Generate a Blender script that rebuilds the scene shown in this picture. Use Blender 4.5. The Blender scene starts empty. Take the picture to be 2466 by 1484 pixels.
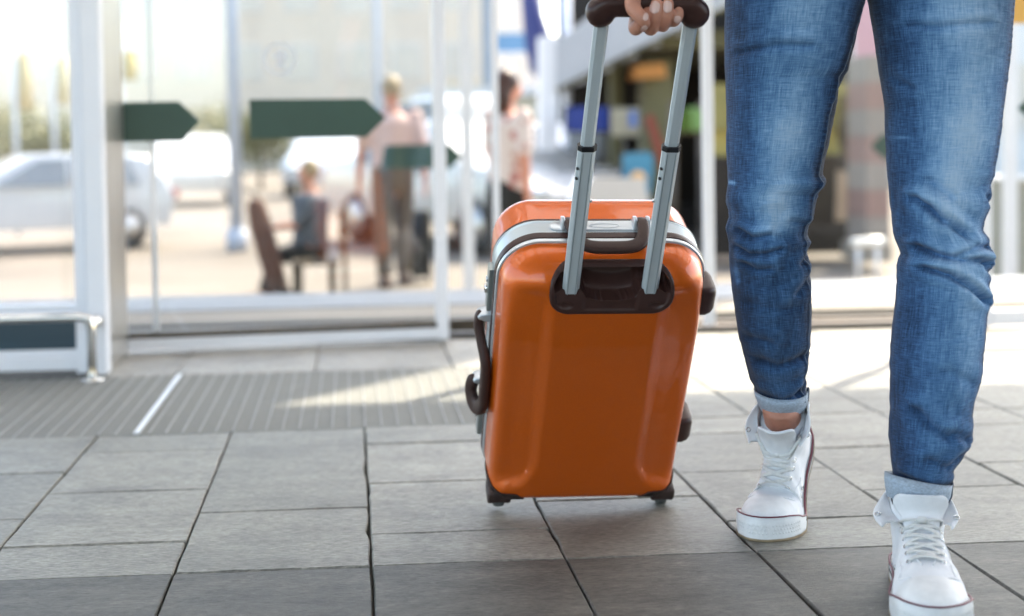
import bpy, bmesh, math, random
import numpy as np
from mathutils import Vector, Matrix, Euler
from mathutils.bvhtree import BVHTree
from math import sin, cos, pi, radians as R_

scene = bpy.context.scene
COL = scene.collection
rnd = random.Random(7)

# ------------------------------------------------------------------ camera
F_PX, PCX, PCY, CAM_H = 1400.0, 456.0, 193.0, 0.63
def cam_matrix():
    return Matrix.Rotation(R_(-4.3), 3, 'Z') @ Matrix.Rotation(pi/2 + R_(-2.0), 3, 'X') @ Matrix.Rotation(R_(-0.9), 3, 'Z')
CAM_R = cam_matrix()
CAM_P = Vector((0, 0, CAM_H))
cam_d = bpy.data.cameras.new('camera')
cam = bpy.data.objects.new('camera', cam_d)
COL.objects.link(cam)
cam.matrix_world = Matrix.Translation(CAM_P) @ CAM_R.to_4x4()
cam_d.sensor_width = 36.0
cam_d.lens = F_PX/1024*36.0
cam_d.shift_x = (512-PCX)/1024
cam_d.shift_y = (PCY-308)/1024
cam_d.clip_start, cam_d.clip_end = 0.05, 2000
cam_d.dof.use_dof = True
cam_d.dof.focus_distance = 2.10
cam_d.dof.aperture_fstop = 2.3
scene.camera = cam

# ------------------------------------------------------------------ sky, sun, exposure
SUN_EL, SUN_AZ = 50.0, 41.0          # azimuth from +Y (behind the doors) towards +X
world = bpy.data.worlds.new('World'); scene.world = world
world.use_nodes = True
wn = world.node_tree
for n in list(wn.nodes): wn.nodes.remove(n)
sky = wn.nodes.new('ShaderNodeTexSky'); sky.sky_type = 'NISHITA'; sky.sun_disc = False
sky.sun_elevation = R_(SUN_EL); sky.sun_rotation = R_(SUN_AZ)
sky.air_density, sky.dust_density, sky.ozone_density = 1.0, 2.2, 1.0
bg = wn.nodes.new('ShaderNodeBackground'); bg.inputs['Strength'].default_value = 0.15
wo = wn.nodes.new('ShaderNodeOutputWorld')
wn.links.new(sky.outputs[0], bg.inputs[0]); wn.links.new(bg.outputs[0], wo.inputs[0])
sun_d = bpy.data.lights.new('sun', 'SUN'); sun_d.energy = 2.0; sun_d.angle = R_(0.9); sun_d.color = (1, .93, .82)
sun = bpy.data.objects.new('sun', sun_d); COL.objects.link(sun)
sd = Vector((sin(R_(SUN_AZ))*cos(R_(SUN_EL)), cos(R_(SUN_AZ))*cos(R_(SUN_EL)), sin(R_(SUN_EL))))
sun.rotation_euler = sd.to_track_quat('Z', 'Y').to_euler()
sun.location = sd*20
scene.view_settings.view_transform = 'Standard'
scene.view_settings.look = 'None'
scene.view_settings.exposure = 2.5
scene.view_settings.gamma = 1.0
scene.view_settings.use_white_balance = True
scene.view_settings.white_balance_temperature = 7150
scene.view_settings.white_balance_tint = 8
scene.view_settings.use_curve_mapping = False
scene.render.engine = 'CYCLES'
scene.cycles.max_bounces = 10
scene.cycles.transparent_max_bounces = 16
scene.cycles.sample_clamp_indirect = 6.0
scene.cycles.use_denoising = True

# ------------------------------------------------------------------ pixel -> point (photo measured on a 1024 px wide picture)
def ray(px, py):
    return CAM_R @ Vector(((px-PCX)/F_PX, -(py-PCY)/F_PX, -1.0))
def at(px, py, Y):
    d = ray(px, py); return CAM_P + d*(Y/d.y)
def proj(p):
    q = CAM_R.transposed() @ (Vector(p)-CAM_P)
    return (PCX+F_PX*q.x/-q.z, PCY-F_PX*q.y/-q.z)
K = 1/2.408                       # photo measurements taken on a 2466 px wide picture
def atk(x, y, Y): return at(x*K, y*K, Y)
def srgb(r, g, b):
    f = lambda c: (c/255/12.92) if c/255 <= .04045 else ((c/255+.055)/1.055)**2.4
    return (f(r), f(g), f(b))

# ------------------------------------------------------------------ materials
MATS = {}
def nodes_of(name):
    m = bpy.data.materials.new(name); m.use_nodes = True
    nt = m.node_tree
    b = nt.nodes['Principled BSDF']
    return m, nt, b
def N(nt, typ, **kw):
    n = nt.nodes.new(typ)
    for k, v in kw.items():
        if k in n.inputs: n.inputs[k].default_value = v
        else: setattr(n, k, v)
    return n
def L(nt, a, b): nt.links.new(a, b)
def rgba(c): return (c[0], c[1], c[2], 1.0)
def M(name, col, rough=.5, metal=0.0, var=.08, vs=9.0, bump=0.0, bs=60.0, coat=0.0, spec=.5, stretch=(1,1,1), rvar=.0, island=0.0):
    if name in MATS: return MATS[name]
    m, nt, b = nodes_of(name)
    tc = N(nt, 'ShaderNodeTexCoord'); mp = N(nt, 'ShaderNodeMapping'); mp.inputs['Scale'].default_value = stretch
    L(nt, tc.outputs['Object'], mp.inputs[0])
    no = N(nt, 'ShaderNodeTexNoise', Scale=vs, Detail=6.0, Roughness=.6); L(nt, mp.outputs[0], no.inputs['Vector'])
    cr = N(nt, 'ShaderNodeValToRGB')
    cr.color_ramp.elements[0].position = .3; cr.color_ramp.elements[1].position = .7
    cr.color_ramp.elements[0].color = rgba([c*(1-var) for c in col]); cr.color_ramp.elements[1].color = rgba([min(1, c*(1+var)) for c in col])
    L(nt, no.outputs[0], cr.inputs[0])
    src = cr.outputs[0]
    if island:
        oi = N(nt, 'ShaderNodeObjectInfo'); hs = N(nt, 'ShaderNodeHueSaturation')
        mr = N(nt, 'ShaderNodeMapRange'); mr.inputs['To Min'].default_value = 1-island; mr.inputs['To Max'].default_value = 1+island
        L(nt, oi.outputs['Random'], mr.inputs[0]); L(nt, mr.outputs[0], hs.inputs['Value']); L(nt, src, hs.inputs['Color']); src = hs.outputs[0]
    L(nt, src, b.inputs['Base Color'])
    b.inputs['Roughness'].default_value = rough; b.inputs['Metallic'].default_value = metal
    b.inputs['Coat Weight'].default_value = coat; b.inputs['Coat Roughness'].default_value = .04
    b.inputs['Specular IOR Level'].default_value = spec
    if rvar:
        mr = N(nt, 'ShaderNodeMapRange'); mr.inputs['To Min'].default_value = max(0, rough-rvar); mr.inputs['To Max'].default_value = rough+rvar
        L(nt, no.outputs[0], mr.inputs[0]); L(nt, mr.outputs[0], b.inputs['Roughness'])
    if bump:
        n2 = N(nt, 'ShaderNodeTexNoise', Scale=bs, Detail=5.0); L(nt, mp.outputs[0], n2.inputs['Vector'])
        bp = N(nt, 'ShaderNodeBump', Strength=bump, Distance=.004); L(nt, n2.outputs[0], bp.inputs['Height']); L(nt, bp.outputs[0], b.inputs['Normal'])
    MATS[name] = m
    return m

# ------------------------------------------------------------------ objects
def tag(o, label=None, cat=None, group=None, kind=None):
    if label: o['label'] = label
    if cat: o['category'] = cat
    if group: o['group'] = group
    if kind: o['kind'] = kind
    return o
def empty(name, loc=(0,0,0), rot=None):
    o = bpy.data.objects.new(name, None); COL.objects.link(o)
    o.empty_display_size = .1
    if rot is not None: o.matrix_world = Matrix.Translation(loc) @ rot.to_4x4()
    else: o.location = loc
    return o
def link(name, me, mat, parent=None, smooth=True):
    o = bpy.data.objects.new(name, me); COL.objects.link(o)
    if mat is not None:
        for mm in (mat if isinstance(mat, (list, tuple)) else [mat]): me.materials.append(mm)
    if smooth and len(me.polygons): me.polygons.foreach_set('use_smooth', [True]*len(me.polygons))
    if parent is not None: o.parent = parent
    return o
def copy_tree(o, parent=None, off=None):
    c = o.copy(); COL.objects.link(c)
    if parent is not None: c.parent = parent
    for ch in o.children: copy_tree(ch, c)
    return c

class MB:
    """collects vertices and faces for ONE mesh object"""
    def __init__(s): s.v = []; s.f = []
    def add(s, vs, fs):
        o = len(s.v); s.v += [tuple(p) for p in vs]; s.f += [tuple(i+o for i in f) for f in fs]; return s
    def box(s, c, d, rot=None, bev=0.0):
        x, y, z = [k/2 for k in d]
        if bev:
            bm = bmesh.new(); bmesh.ops.create_cube(bm, size=1)
            bmesh.ops.scale(bm, vec=d, verts=bm.verts)
            bmesh.ops.bevel(bm, geom=bm.edges[:], offset=bev, segments=2, affect='EDGES', profile=.6)
            bm.verts.index_update()
            vs = [v.co.copy() for v in bm.verts]; fs = [[v.index for v in f.verts] for f in bm.faces]; bm.free()
        else:
            vs = [Vector((a*x, b*y, e*z)) for e in (-1,1) for a, b in ((-1,-1),(1,-1),(1,1),(-1,1))]
            fs = [(3,2,1,0),(4,5,6,7),(0,1,5,4),(1,2,6,5),(2,3,7,6),(3,0,4,7)]
        if rot is not None: vs = [rot @ v for v in vs]
        return s.add([Vector(c)+v for v in vs], fs)
    def loft(s, rings, closed=True, cap=True, loop=False):
        n = len(rings[0]); m = len(rings); vs = [p for r in rings for p in r]; fs = []
        for i in range(m if loop else m-1):
            i2 = (i+1) % m
            for j in range(n if closed else n-1):
                j2 = (j+1) % n
                fs.append((i*n+j, i*n+j2, i2*n+j2, i2*n+j))
        if cap and not loop and closed:
            fs.append(tuple(range(n-1, -1, -1))); fs.append(tuple((m-1)*n+j for j in range(n)))
        return s.add(vs, fs)
    def tube(s, path, r, n=12, sec=None, closed=False, ends=True, up=None, flat=None):
        """sweep a circle (or the section sec of (a, b) pairs) along path; r is a radius or a list of them"""
        P = [Vector(p) for p in path]; m = len(P)
        rs = r if isinstance(r, (list, tuple)) else [r]*m
        if sec is None: sec = [(cos(2*pi*k/n), sin(2*pi*k/n)) for k in range(n)]
        T = []
        for i in range(m):
            if closed: t = P[(i+1) % m]-P[i-1]
            else: t = P[min(i+1, m-1)]-P[max(i-1, 0)]
            T.append(t.normalized())
        if up is None:
            up = Vector((0,0,1)) if abs(T[0].z) < .9 else Vector((1,0,0))
        u = (Vector(up)-T[0]*T[0].dot(Vector(up))).normalized()
        rings = []
        for i in range(m):
            u = (u-T[i]*T[i].dot(u)).normalized(); w = T[i].cross(u)
            rr = rs[i]
            ra, rb = rr if isinstance(rr, (tuple, list)) else (rr, rr)
            ring = [P[i]+u*(a*ra)+w*(b*rb) for a, b in sec]
            if flat is not None:
                ax, k = flat; ring = [P[i]+(q-P[i])-ax*((q-P[i]).dot(ax)*(1-k)) for q in ring]
            rings.append(ring)
        if closed: return s.loft(rings, loop=True)
        if ends == 'round':
            def capr(i, sg):
                out = []
                for a in (.45, .78, .95):
                    k = math.sqrt(1-a*a); rr = rs[i]; rm = max(rr) if isinstance(rr, (tuple, list)) else rr
                    out.append([P[i]+T[i]*sg*rm*a+(q-P[i])*k for q in rings[i]])
                return out
            rings = capr(0, -1)[::-1]+rings+capr(m-1, 1)
        return s.loft(rings, cap=bool(ends))
    def ball(s, c, r, n=12, m=8):
        if not isinstance(r, (tuple, list)): r = (r, r, r)
        rings = []
        for i in range(m+1):
            a = -pi/2+pi*(i+.0)/m; k = max(cos(a), .02)
            rings.append([Vector((c[0]+r[0]*k*cos(2*pi*j/n), c[1]+r[1]*k*sin(2*pi*j/n), c[2]+r[2]*sin(a))) for j in range(n)])
        return s.loft(rings)
    def mesh(s, name):
        me = bpy.data.meshes.new(name); me.from_pydata([tuple(p) for p in s.v], [], s.f); me.update(); return me
    def build(s, name, mat, parent=None, smooth=True, xf=None):
        if xf is not None: s.v = [tuple(xf(Vector(p))) for p in s.v]
        return link(name, s.mesh(name), mat, parent, smooth)

def remeshed(mb, voxel, smooth=6, fac=.5):
    """union of overlapping pieces as one continuous surface"""
    me = mb.mesh('tmp'); o = bpy.data.objects.new('tmp', me); COL.objects.link(o)
    a = o.modifiers.new('r', 'REMESH'); a.mode = 'VOXEL'; a.voxel_size = voxel
    if smooth:
        b = o.modifiers.new('s', 'SMOOTH'); b.factor = fac; b.iterations = smooth
    dg = bpy.context.evaluated_depsgraph_get()
    out = bpy.data.meshes.new_from_object(o.evaluated_get(dg), depsgraph=dg)
    bpy.data.objects.remove(o); bpy.data.meshes.remove(me)
    return out
def modmesh(mb, mods):
    me = mb.mesh('tmp'); o = bpy.data.objects.new('tmp', me); COL.objects.link(o)
    for typ, kw in mods:
        a = o.modifiers.new('m', typ)
        for k, v in kw.items(): setattr(a, k, v)
    dg = bpy.context.evaluated_depsgraph_get()
    out = bpy.data.meshes.new_from_object(o.evaluated_get(dg), depsgraph=dg)
    bpy.data.objects.remove(o); bpy.data.meshes.remove(me)
    return out
def sharp_angle(o, deg=35):
    me = o.data
    bm = bmesh.new(); bm.from_mesh(me)
    lim = R_(deg)
    for e in bm.edges:
        if len(e.link_faces) == 2 and e.calc_face_angle(0) > lim: e.smooth = False
    bm.to_mesh(me); bm.free(); return o
def arr(pts, step=None, n=None):
    """Catmull-Rom through points"""
    P = [Vector(p) for p in pts]; n = n or 8; out = []
    for i in range(len(P)-1):
        p0, p1, p2, p3 = P[max(i-1,0)], P[i], P[i+1], P[min(i+2, len(P)-1)]
        for k in range(n):
            t = k/n
            out.append(.5*((2*p1)+(p2-p0)*t+(2*p0-5*p1+4*p2-p3)*t*t+(3*p1-p0-3*p2+p3)*t**3))
    out.append(P[-1]); return out
def interp(x, xs, ys): return float(np.interp(x, xs, ys))
def S(x, a, b):
    t = min(1, max(0, (x-a)/(b-a))); return t*t*(3-2*t)
def inst(name, me, loc, parent, rotz=0.0, smooth=False):
    o = bpy.data.objects.new(name, me); COL.objects.link(o); o.location = loc; o.rotation_euler = (0,0,rotz); o.parent = parent; return o

# ================================================================== SETTING
def stone_mat(name, c1, c2, rough=.55, mott=.8):
    m, nt, b = nodes_of(name)
    ge = N(nt, 'ShaderNodeNewGeometry'); oi = N(nt, 'ShaderNodeObjectInfo')
    sc = N(nt, 'ShaderNodeVectorMath', operation='SCALE'); sc.inputs['Scale'].default_value = 37.0
    cb = N(nt, 'ShaderNodeCombineXYZ'); L(nt, oi.outputs['Random'], cb.inputs[0]); L(nt, oi.outputs['Random'], cb.inputs[1])
    L(nt, cb.outputs[0], sc.inputs[0])
    ad = N(nt, 'ShaderNodeVectorMath', operation='ADD'); L(nt, ge.outputs['Position'], ad.inputs[0]); L(nt, sc.outputs[0], ad.inputs[1])
    m1 = N(nt, 'ShaderNodeMapping'); m1.inputs['Scale'].default_value = (1, 2.4, 1); L(nt, ad.outputs[0], m1.inputs[0])
    m2 = N(nt, 'ShaderNodeMapping'); m2.inputs['Scale'].default_value = (1, 4.5, 1); L(nt, ad.outputs[0], m2.inputs[0])
    n1 = N(nt, 'ShaderNodeTexNoise', Scale=5.0, Detail=8.0, Roughness=.65); L(nt, m1.outputs[0], n1.inputs['Vector'])
    n2 = N(nt, 'ShaderNodeTexNoise', Scale=60.0, Detail=6.0, Roughness=.75); L(nt, m2.outputs[0], n2.inputs['Vector'])
    n3 = N(nt, 'ShaderNodeTexNoise', Scale=230.0, Detail=4.0, Roughness=.7); L(nt, m1.outputs[0], n3.inputs['Vector'])
    r1 = N(nt, 'ShaderNodeValToRGB'); e = r1.color_ramp.elements
    e[0].position, e[1].position = .33, .68; e[0].color, e[1].color = rgba(c1), rgba(c2); L(nt, n1.outputs[0], r1.inputs[0])
    mr = N(nt, 'ShaderNodeMapRange'); mr.inputs['From Min'].default_value = .33; mr.inputs['From Max'].default_value = .68
    mr.inputs['To Min'].default_value = .36; mr.inputs['To Max'].default_value = 1.55; L(nt, n2.outputs[0], mr.inputs[0])
    mr3 = N(nt, 'ShaderNodeMapRange'); mr3.inputs['From Min'].default_value = .3; mr3.inputs['From Max'].default_value = .7
    mr3.inputs['To Min'].default_value = .82; mr3.inputs['To Max'].default_value = 1.18; L(nt, n3.outputs[0], mr3.inputs[0])
    n4 = N(nt, 'ShaderNodeTexNoise', Scale=19.0, Detail=5.0, Roughness=.7); L(nt, m1.outputs[0], n4.inputs['Vector'])
    mr4 = N(nt, 'ShaderNodeMapRange'); mr4.inputs['From Min'].default_value = .32; mr4.inputs['From Max'].default_value = .66
    mr4.inputs['To Min'].default_value = mott; mr4.inputs['To Max'].default_value = 2-mott-.04; L(nt, n4.outputs[0], mr4.inputs[0])
    mo = N(nt, 'ShaderNodeMapRange'); mo.inputs['To Min'].default_value = .84; mo.inputs['To Max'].default_value = 1.14; L(nt, oi.outputs['Random'], mo.inputs[0])
    mu = N(nt, 'ShaderNodeMath', operation='MULTIPLY'); mu0 = N(nt, 'ShaderNodeMath', operation='MULTIPLY'); L(nt, mr.outputs[0], mu0.inputs[0]); L(nt, mr4.outputs[0], mu0.inputs[1]); L(nt, mu0.outputs[0], mu.inputs[0]); L(nt, mr3.outputs[0], mu.inputs[1])
    mu2 = N(nt, 'ShaderNodeMath', operation='MULTIPLY'); L(nt, mu.outputs[0], mu2.inputs[0]); L(nt, mo.outputs[0], mu2.inputs[1])
    vm = N(nt, 'ShaderNodeVectorMath', operation='SCALE'); L(nt, r1.outputs[0], vm.inputs[0]); L(nt, mu2.outputs[0], vm.inputs['Scale'])
    n5 = N(nt, 'ShaderNodeTexNoise', Scale=3.2, Detail=7.0, Roughness=.72); L(nt, ge.outputs['Position'], n5.inputs['Vector'])
    st5 = N(nt, 'ShaderNodeMapRange'); st5.inputs['From Min'].default_value = .50; st5.inputs['From Max'].default_value = .68
    st5.inputs['To Min'].default_value = 1.06; st5.inputs['To Max'].default_value = .66; L(nt, n5.outputs[0], st5.inputs[0])
    vm2 = N(nt, 'ShaderNodeVectorMath', operation='SCALE'); L(nt, vm.outputs[0], vm2.inputs[0]); L(nt, st5.outputs[0], vm2.inputs['Scale'])
    L(nt, vm2.outputs[0], b.inputs['Base Color'])
    b.inputs['Roughness'].default_value = rough
    rr = N(nt, 'ShaderNodeMapRange'); rr.inputs['To Min'].default_value = rough+.12; rr.inputs['To Max'].default_value = rough-.14; L(nt, n2.outputs[0], rr.inputs[0]); L(nt, rr.outputs[0], b.inputs['Roughness'])
    hs = N(nt, 'ShaderNodeMath', operation='ADD'); L(nt, n2.outputs[0], hs.inputs[0]); L(nt, n3.outputs[0], hs.inputs[1])
    bp = N(nt, 'ShaderNodeBump', Strength=.55, Distance=.0035); L(nt, hs.outputs[0], bp.inputs['Height']); L(nt, bp.outputs[0], b.inputs['Normal'])
    return m
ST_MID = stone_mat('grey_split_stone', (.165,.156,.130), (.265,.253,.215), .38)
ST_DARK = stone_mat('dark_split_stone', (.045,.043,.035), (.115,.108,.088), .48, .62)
ST_SUNLIT = stone_mat('sunlit_tone_stone', (.24,.225,.195), (.33,.31,.275), .5)  # same grey stone, sunlight put into its paler colour
GROUT = M('dark_joint', (.06,.058,.048), rough=.95, var=.3, vs=30)
WHITE_AL = M('white_painted_aluminium', (.79,.795,.83), rough=.35, var=.03, vs=4, spec=.5)
GREY_AL = M('brushed_aluminium', (.55,.53,.50), rough=.32, metal=.85, var=.08, vs=20, stretch=(1,1,.05))
CHROME = M('polished_steel', (.72,.70,.67), rough=.08, metal=1.0, var=.03)
DARKMETAL = M('dark_bronze_metal', (.075,.055,.035), rough=.5, metal=.3, var=.3, vs=7)
RUBBERBLK = M('black_seal', (.03,.035,.03), rough=.7)
ARROW = M('dark_green_vinyl', (.04,.085,.065), rough=.45, var=.12, vs=2.5)
MATGREY = M('grey_ribbed_mat', (.20,.203,.19), rough=.8, var=.18, vs=40, stretch=(1,8,1), bump=.5, bs=180)
STRIP_AL = M('mat_aluminium', (.42,.425,.42), rough=.5, metal=.7, var=.1, vs=10)
CREAM = M('cream_concrete', (.30,.265,.225), rough=.8, var=.12, vs=1.4)
STEPBLUE = M('pale_blue_step', (.25,.27,.30), rough=.6, var=.06, vs=3)
def glass_mat(name, tint, refl):
    m, nt, b = nodes_of(name); nt.nodes.remove(b)
    out = nt.nodes['Material Output']
    tr = N(nt, 'ShaderNodeBsdfTransparent'); tr.inputs[0].default_value = rgba(tint)
    gl = N(nt, 'ShaderNodeBsdfGlossy'); gl.inputs['Roughness'].default_value = .01; gl.inputs[0].default_value = (1,1,1,1)
    lw = N(nt, 'ShaderNodeLayerWeight'); lw.inputs['Blend'].default_value = .5
    pw = N(nt, 'ShaderNodeMath', operation='POWER'); pw.inputs[1].default_value = 5.0; L(nt, lw.outputs['Facing'], pw.inputs[0])
    mm = N(nt, 'ShaderNodeMath', operation='MULTIPLY_ADD'); mm.inputs[1].default_value = .6; mm.inputs[2].default_value = .035*refl; L(nt, pw.outputs[0], mm.inputs[0])
    mx = N(nt, 'ShaderNodeMixShader'); L(nt, mm.outputs[0], mx.inputs[0]); L(nt, tr.outputs[0], mx.inputs[1]); L(nt, gl.outputs[0], mx.inputs[2])
    L(nt, mx.outputs[0], out.inputs['Surface']); return m
GLASS = glass_mat('clear_glass', (.965,.972,.967), .3)
GLASS_REFL = glass_mat('reflective_glass', (.97,.975,.97), 1.7)

# ---- terrace, stones
pav = tag(MB().box((.5, 1.85, -.3), (14, 8.6, .576)).build('pavement', GROUT, smooth=False), kind='structure',
          label='stone paved terrace in front of the glass doors', cat='pavement')
def stone(x0, x1, y0, y1, mat, gap=.0011, chip=0.0):
    x0 += gap; x1 -= gap; y0 += gap; y1 -= gap
    cx, cy = (x0+x1)/2, (y0+y1)/2
    per = []
    nx, ny = 7, 7
    for k in range(nx): per.append((x0+(x1-x0)*k/nx, y0))
    for k in range(ny): per.append((x1, y0+(y1-y0)*k/ny))
    for k in range(nx): per.append((x1-(x1-x0)*k/nx, y1))
    for k in range(ny): per.append((x0, y1-(y1-y0)*k/ny))
    mb = MB(); top = []; mid = []; bot = []
    dz = rnd.uniform(-.0012, .0008)
    for (x, y) in per:
        j = abs(rnd.gauss(0, .0008)) + (rnd.random() < .1+chip)*rnd.uniform(.001, .003+chip*.01)
        dx, dy = cx-x, cy-y; l = math.hypot(dx, dy); x += dx/l*j; y += dy/l*j
        mid.append((x-cx, y-cy, -.0028)); bot.append((x-cx, y-cy, -.02)); top.append((x-cx+dx/l*.0028, y-cy+dy/l*.0028, 0))
    mb.loft([bot, mid, top], cap=False); n = len(per); mb.f.append(tuple(range(2*n, 3*n)))
    o = mb.build('paving_stone', mat, pav, smooth=False); o.location = (cx, cy, dz)
    return o
XC = lambda k: .021+.2937*k
MAT_X1 = .60
for k in range(-8, 12):
    half = (k % 2 == 0)
    ys = [2.083+.3435*i for i in range(4)] if not half else [2.083]+[2.083+.3435*(i+.5) for i in range(3)]+[3.115]
    if k == -1: ys = [2.083, 2.4265, 3.1135]
    for a, b_ in zip(ys, ys[1:]):
        stone(XC(k), XC(k+1), a, min(b_, 3.1135), ST_MID, chip=.10 if k in (-1, 0) else 0)
    sk = -.0
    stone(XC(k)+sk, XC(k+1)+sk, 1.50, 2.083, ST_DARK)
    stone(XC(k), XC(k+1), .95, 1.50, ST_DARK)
    x0 = max(XC(k), MAT_X1)
    if XC(k+1) > MAT_X1+.02:
        ys = [3.1135+.3435*i for i in range(5)]
        if half: ys = [3.1135]+[3.1135+.3435*(i+.5) for i in range(4)]+[4.4875]
        for a, b_ in zip(ys, ys[1:]): stone(x0, XC(k+1), a, b_, ST_MID if a < 3.4 else ST_SUNLIT)
for x0, x1 in ((-.73,-.5),(-.5,-.11),(-.11,.28),(.28,MAT_X1)): stone(x0, x1, 3.925, 4.4875, ST_SUNLIT)

# ---- entrance mat
emat = tag(MB().box((-.95, 3.519, -.0065), (3.09, .805, .011)).build('entrance_mat', MATGREY, smooth=False),
           'grey ribbed entrance mat with metal strips in front of the glass door', 'door mat')
sm = MB().box((0,0,0), (.0019, .80, .003), bev=.0006).mesh('strip'); sm.materials.append(STRIP_AL)
for i in range(84):
    x = .575-i*.0368
    if abs(x+.483) < .02: continue
    inst('mat_strip', sm, (x, 3.519, .0007), emat)
MB().box((-.483, 3.519, .0012), (.013, .80, .0045), bev=.001).build('divider_strip', M('bright_strip', (.6,.6,.61), rough=.4, metal=.6), emat, smooth=False)

# ---- terrace edge: track, step
tag(MB().box((1.2, 4.86, -.004), (11, .50, .012)).box((1.2, 4.72, .004), (11, .03, .012)).box((1.2, 4.98, .004), (11, .03, .012)).build('threshold_track', DARKMETAL, smooth=False),
    'dark bronze floor track running along behind the glass doors', 'threshold')
stp = tag(MB().box((1.2, 5.28, -.006), (11, .32, .014)).build('step_edge', CREAM, smooth=False), kind='structure', label='cream edging strip behind the floor track', cat='step')
MB().box((1.2, 5.72, -.05), (11, .54, .11)).build('step_nosing', STEPBLUE, stp, smooth=False)
def ground_mat():
    m, nt, b = nodes_of('bright_forecourt')
    ge = N(nt, 'ShaderNodeNewGeometry')
    n1 = N(nt, 'ShaderNodeTexNoise', Scale=.35, Detail=5.0); L(nt, ge.outputs['Position'], n1.inputs['Vector'])
    r = N(nt, 'ShaderNodeValToRGB'); e = r.color_ramp.elements; e[0].position, e[1].position = .35, .65
    e[0].color, e[1].color = (.150,.122,.094,1), (.215,.180,.145,1); L(nt, n1.outputs[0], r.inputs[0]); L(nt, r.outputs[0], b.inputs['Base Color'])
    b.inputs['Roughness'].default_value = .8; return m
gnd = MB(); gnd.add([(-400,5.6,-.55),(400,5.6,-.55),(400,900,-.55),(-400,900,-.55)], [(0,1,2,3)])
tag(gnd.build('ground', ground_mat(), smooth=False), kind='structure', label='bright sunlit forecourt beyond the doors', cat='ground')
g2 = MB(); g2.add([(-400,-400,-.6),(400,-400,-.6),(400,5.6,-.6),(-400,5.6,-.6)], [(0,1,2,3)])
tag(g2.build('ground', M('plain_ground', (.32,.31,.29), rough=.9, vs=.3, var=.15), smooth=False), kind='structure')

# ---- canopy over the terrace (out of the picture, gives the soft shade)
def translucent(name, k):
    m, nt, b = nodes_of(name); nt.nodes.remove(b); out = nt.nodes['Material Output']
    t = N(nt, 'ShaderNodeBsdfTranslucent'); t.inputs[0].default_value = (.86,.85,.83,1)
    d = N(nt, 'ShaderNodeBsdfDiffuse'); d.inputs[0].default_value = (.75,.76,.78,1)
    mx = N(nt, 'ShaderNodeMixShader'); mx.inputs[0].default_value = k; L(nt, t.outputs[0], mx.inputs[1]); L(nt, d.outputs[0], mx.inputs[2])
    L(nt, mx.outputs[0], out.inputs[0]); return m
FROST = translucent('frosted_canopy_glass', .3); FROST_D = translucent('dense_canopy_glass', .86); STEELGREY = M('grey_steel_paint', (.09,.09,.095), rough=.5)
CAN_Z, CAN_Y0, CAN_Y1, CAN_X0, CAN_X1 = 3.6, -5.0, 5.6, -5.4, 6.3
can = tag(empty('canopy', (.45, 1.5, 0)), 'frosted glass canopy on white steel beams above the terrace', 'canopy')
px = np.linspace(CAN_X0, CAN_X1, 10); py = np.linspace(CAN_Y0, CAN_Y1, 9)
o0 = Vector((.45, 1.5, 0))
for i in range(9):
    for j in range(8):
        c = Vector(((px[i]+px[i+1])/2, (py[j]+py[j+1])/2, CAN_Z))-o0
        MB().box(c, (px[1]-px[0]-.05, py[1]-py[0]-.05, .02)).build('glass_panel', FROST if py[j] > 1.5 else FROST_D, can, smooth=False)  # denser panels towards the viewer, so most light falls from behind
wing = [(-5.4,5.5),(1.62,5.5),(3.72,7.86),(3.72,9.0),(-5.4,9.0)]  # added wing, edge slanted to shade the floor on the left
MB().loft([[Vector((x,y,CAN_Z+.03))-o0 for x, y in wing], [Vector((x,y,CAN_Z+.11))-o0 for x, y in wing]]).build('shade_slab', WHITE_AL, can, smooth=False)
for x in px: MB().box(Vector((x, (CAN_Y0+CAN_Y1)/2, CAN_Z-.06))-o0, (.12, CAN_Y1-CAN_Y0, .22)).build('beam', STEELGREY, can, smooth=False)
for y in py: MB().box(Vector(((CAN_X0+CAN_X1)/2, y, CAN_Z+.005))-o0, (CAN_X1-CAN_X0, .12, .13)).build('cross_beam', STEELGREY, can, smooth=False)
for x in (CAN_X0, CAN_X1):
    for y in (CAN_Y0+.1, CAN_Y1-.3): MB().tube([Vector((x,y,-.012))-o0, Vector((x,y,CAN_Z))-o0], .07, 16).build('column', WHITE_AL, can)

tag(MB().box((4.0, -5.6, 1.7), (6.6, .4, 3.9)).build('light_block_wall', M('grey_brown_blocker', (.16,.145,.125), rough=.9), smooth=False), 'grey brown wall added behind the viewer to block light', 'wall')  # wall added out of view to cut light from the viewer's side
# ---- glazing along the front
def xat(px_, Y, py_=300): return at(px_, py_, Y).x
def zat(px_, py_, Y): return at(px_, py_, Y).z
HD = 2.45                                    # head height of the doors
def bx(root, name, x0, x1, y0, y1, z0, z1, mat, bev=.002):
    c = Vector(((x0+x1)/2, (y0+y1)/2, (z0+z1)/2))-root.location
    o = MB().box(c, (abs(x1-x0), abs(y1-y0), abs(z1-z0)), bev=bev).build(name, mat, root, smooth=False); return o
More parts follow.
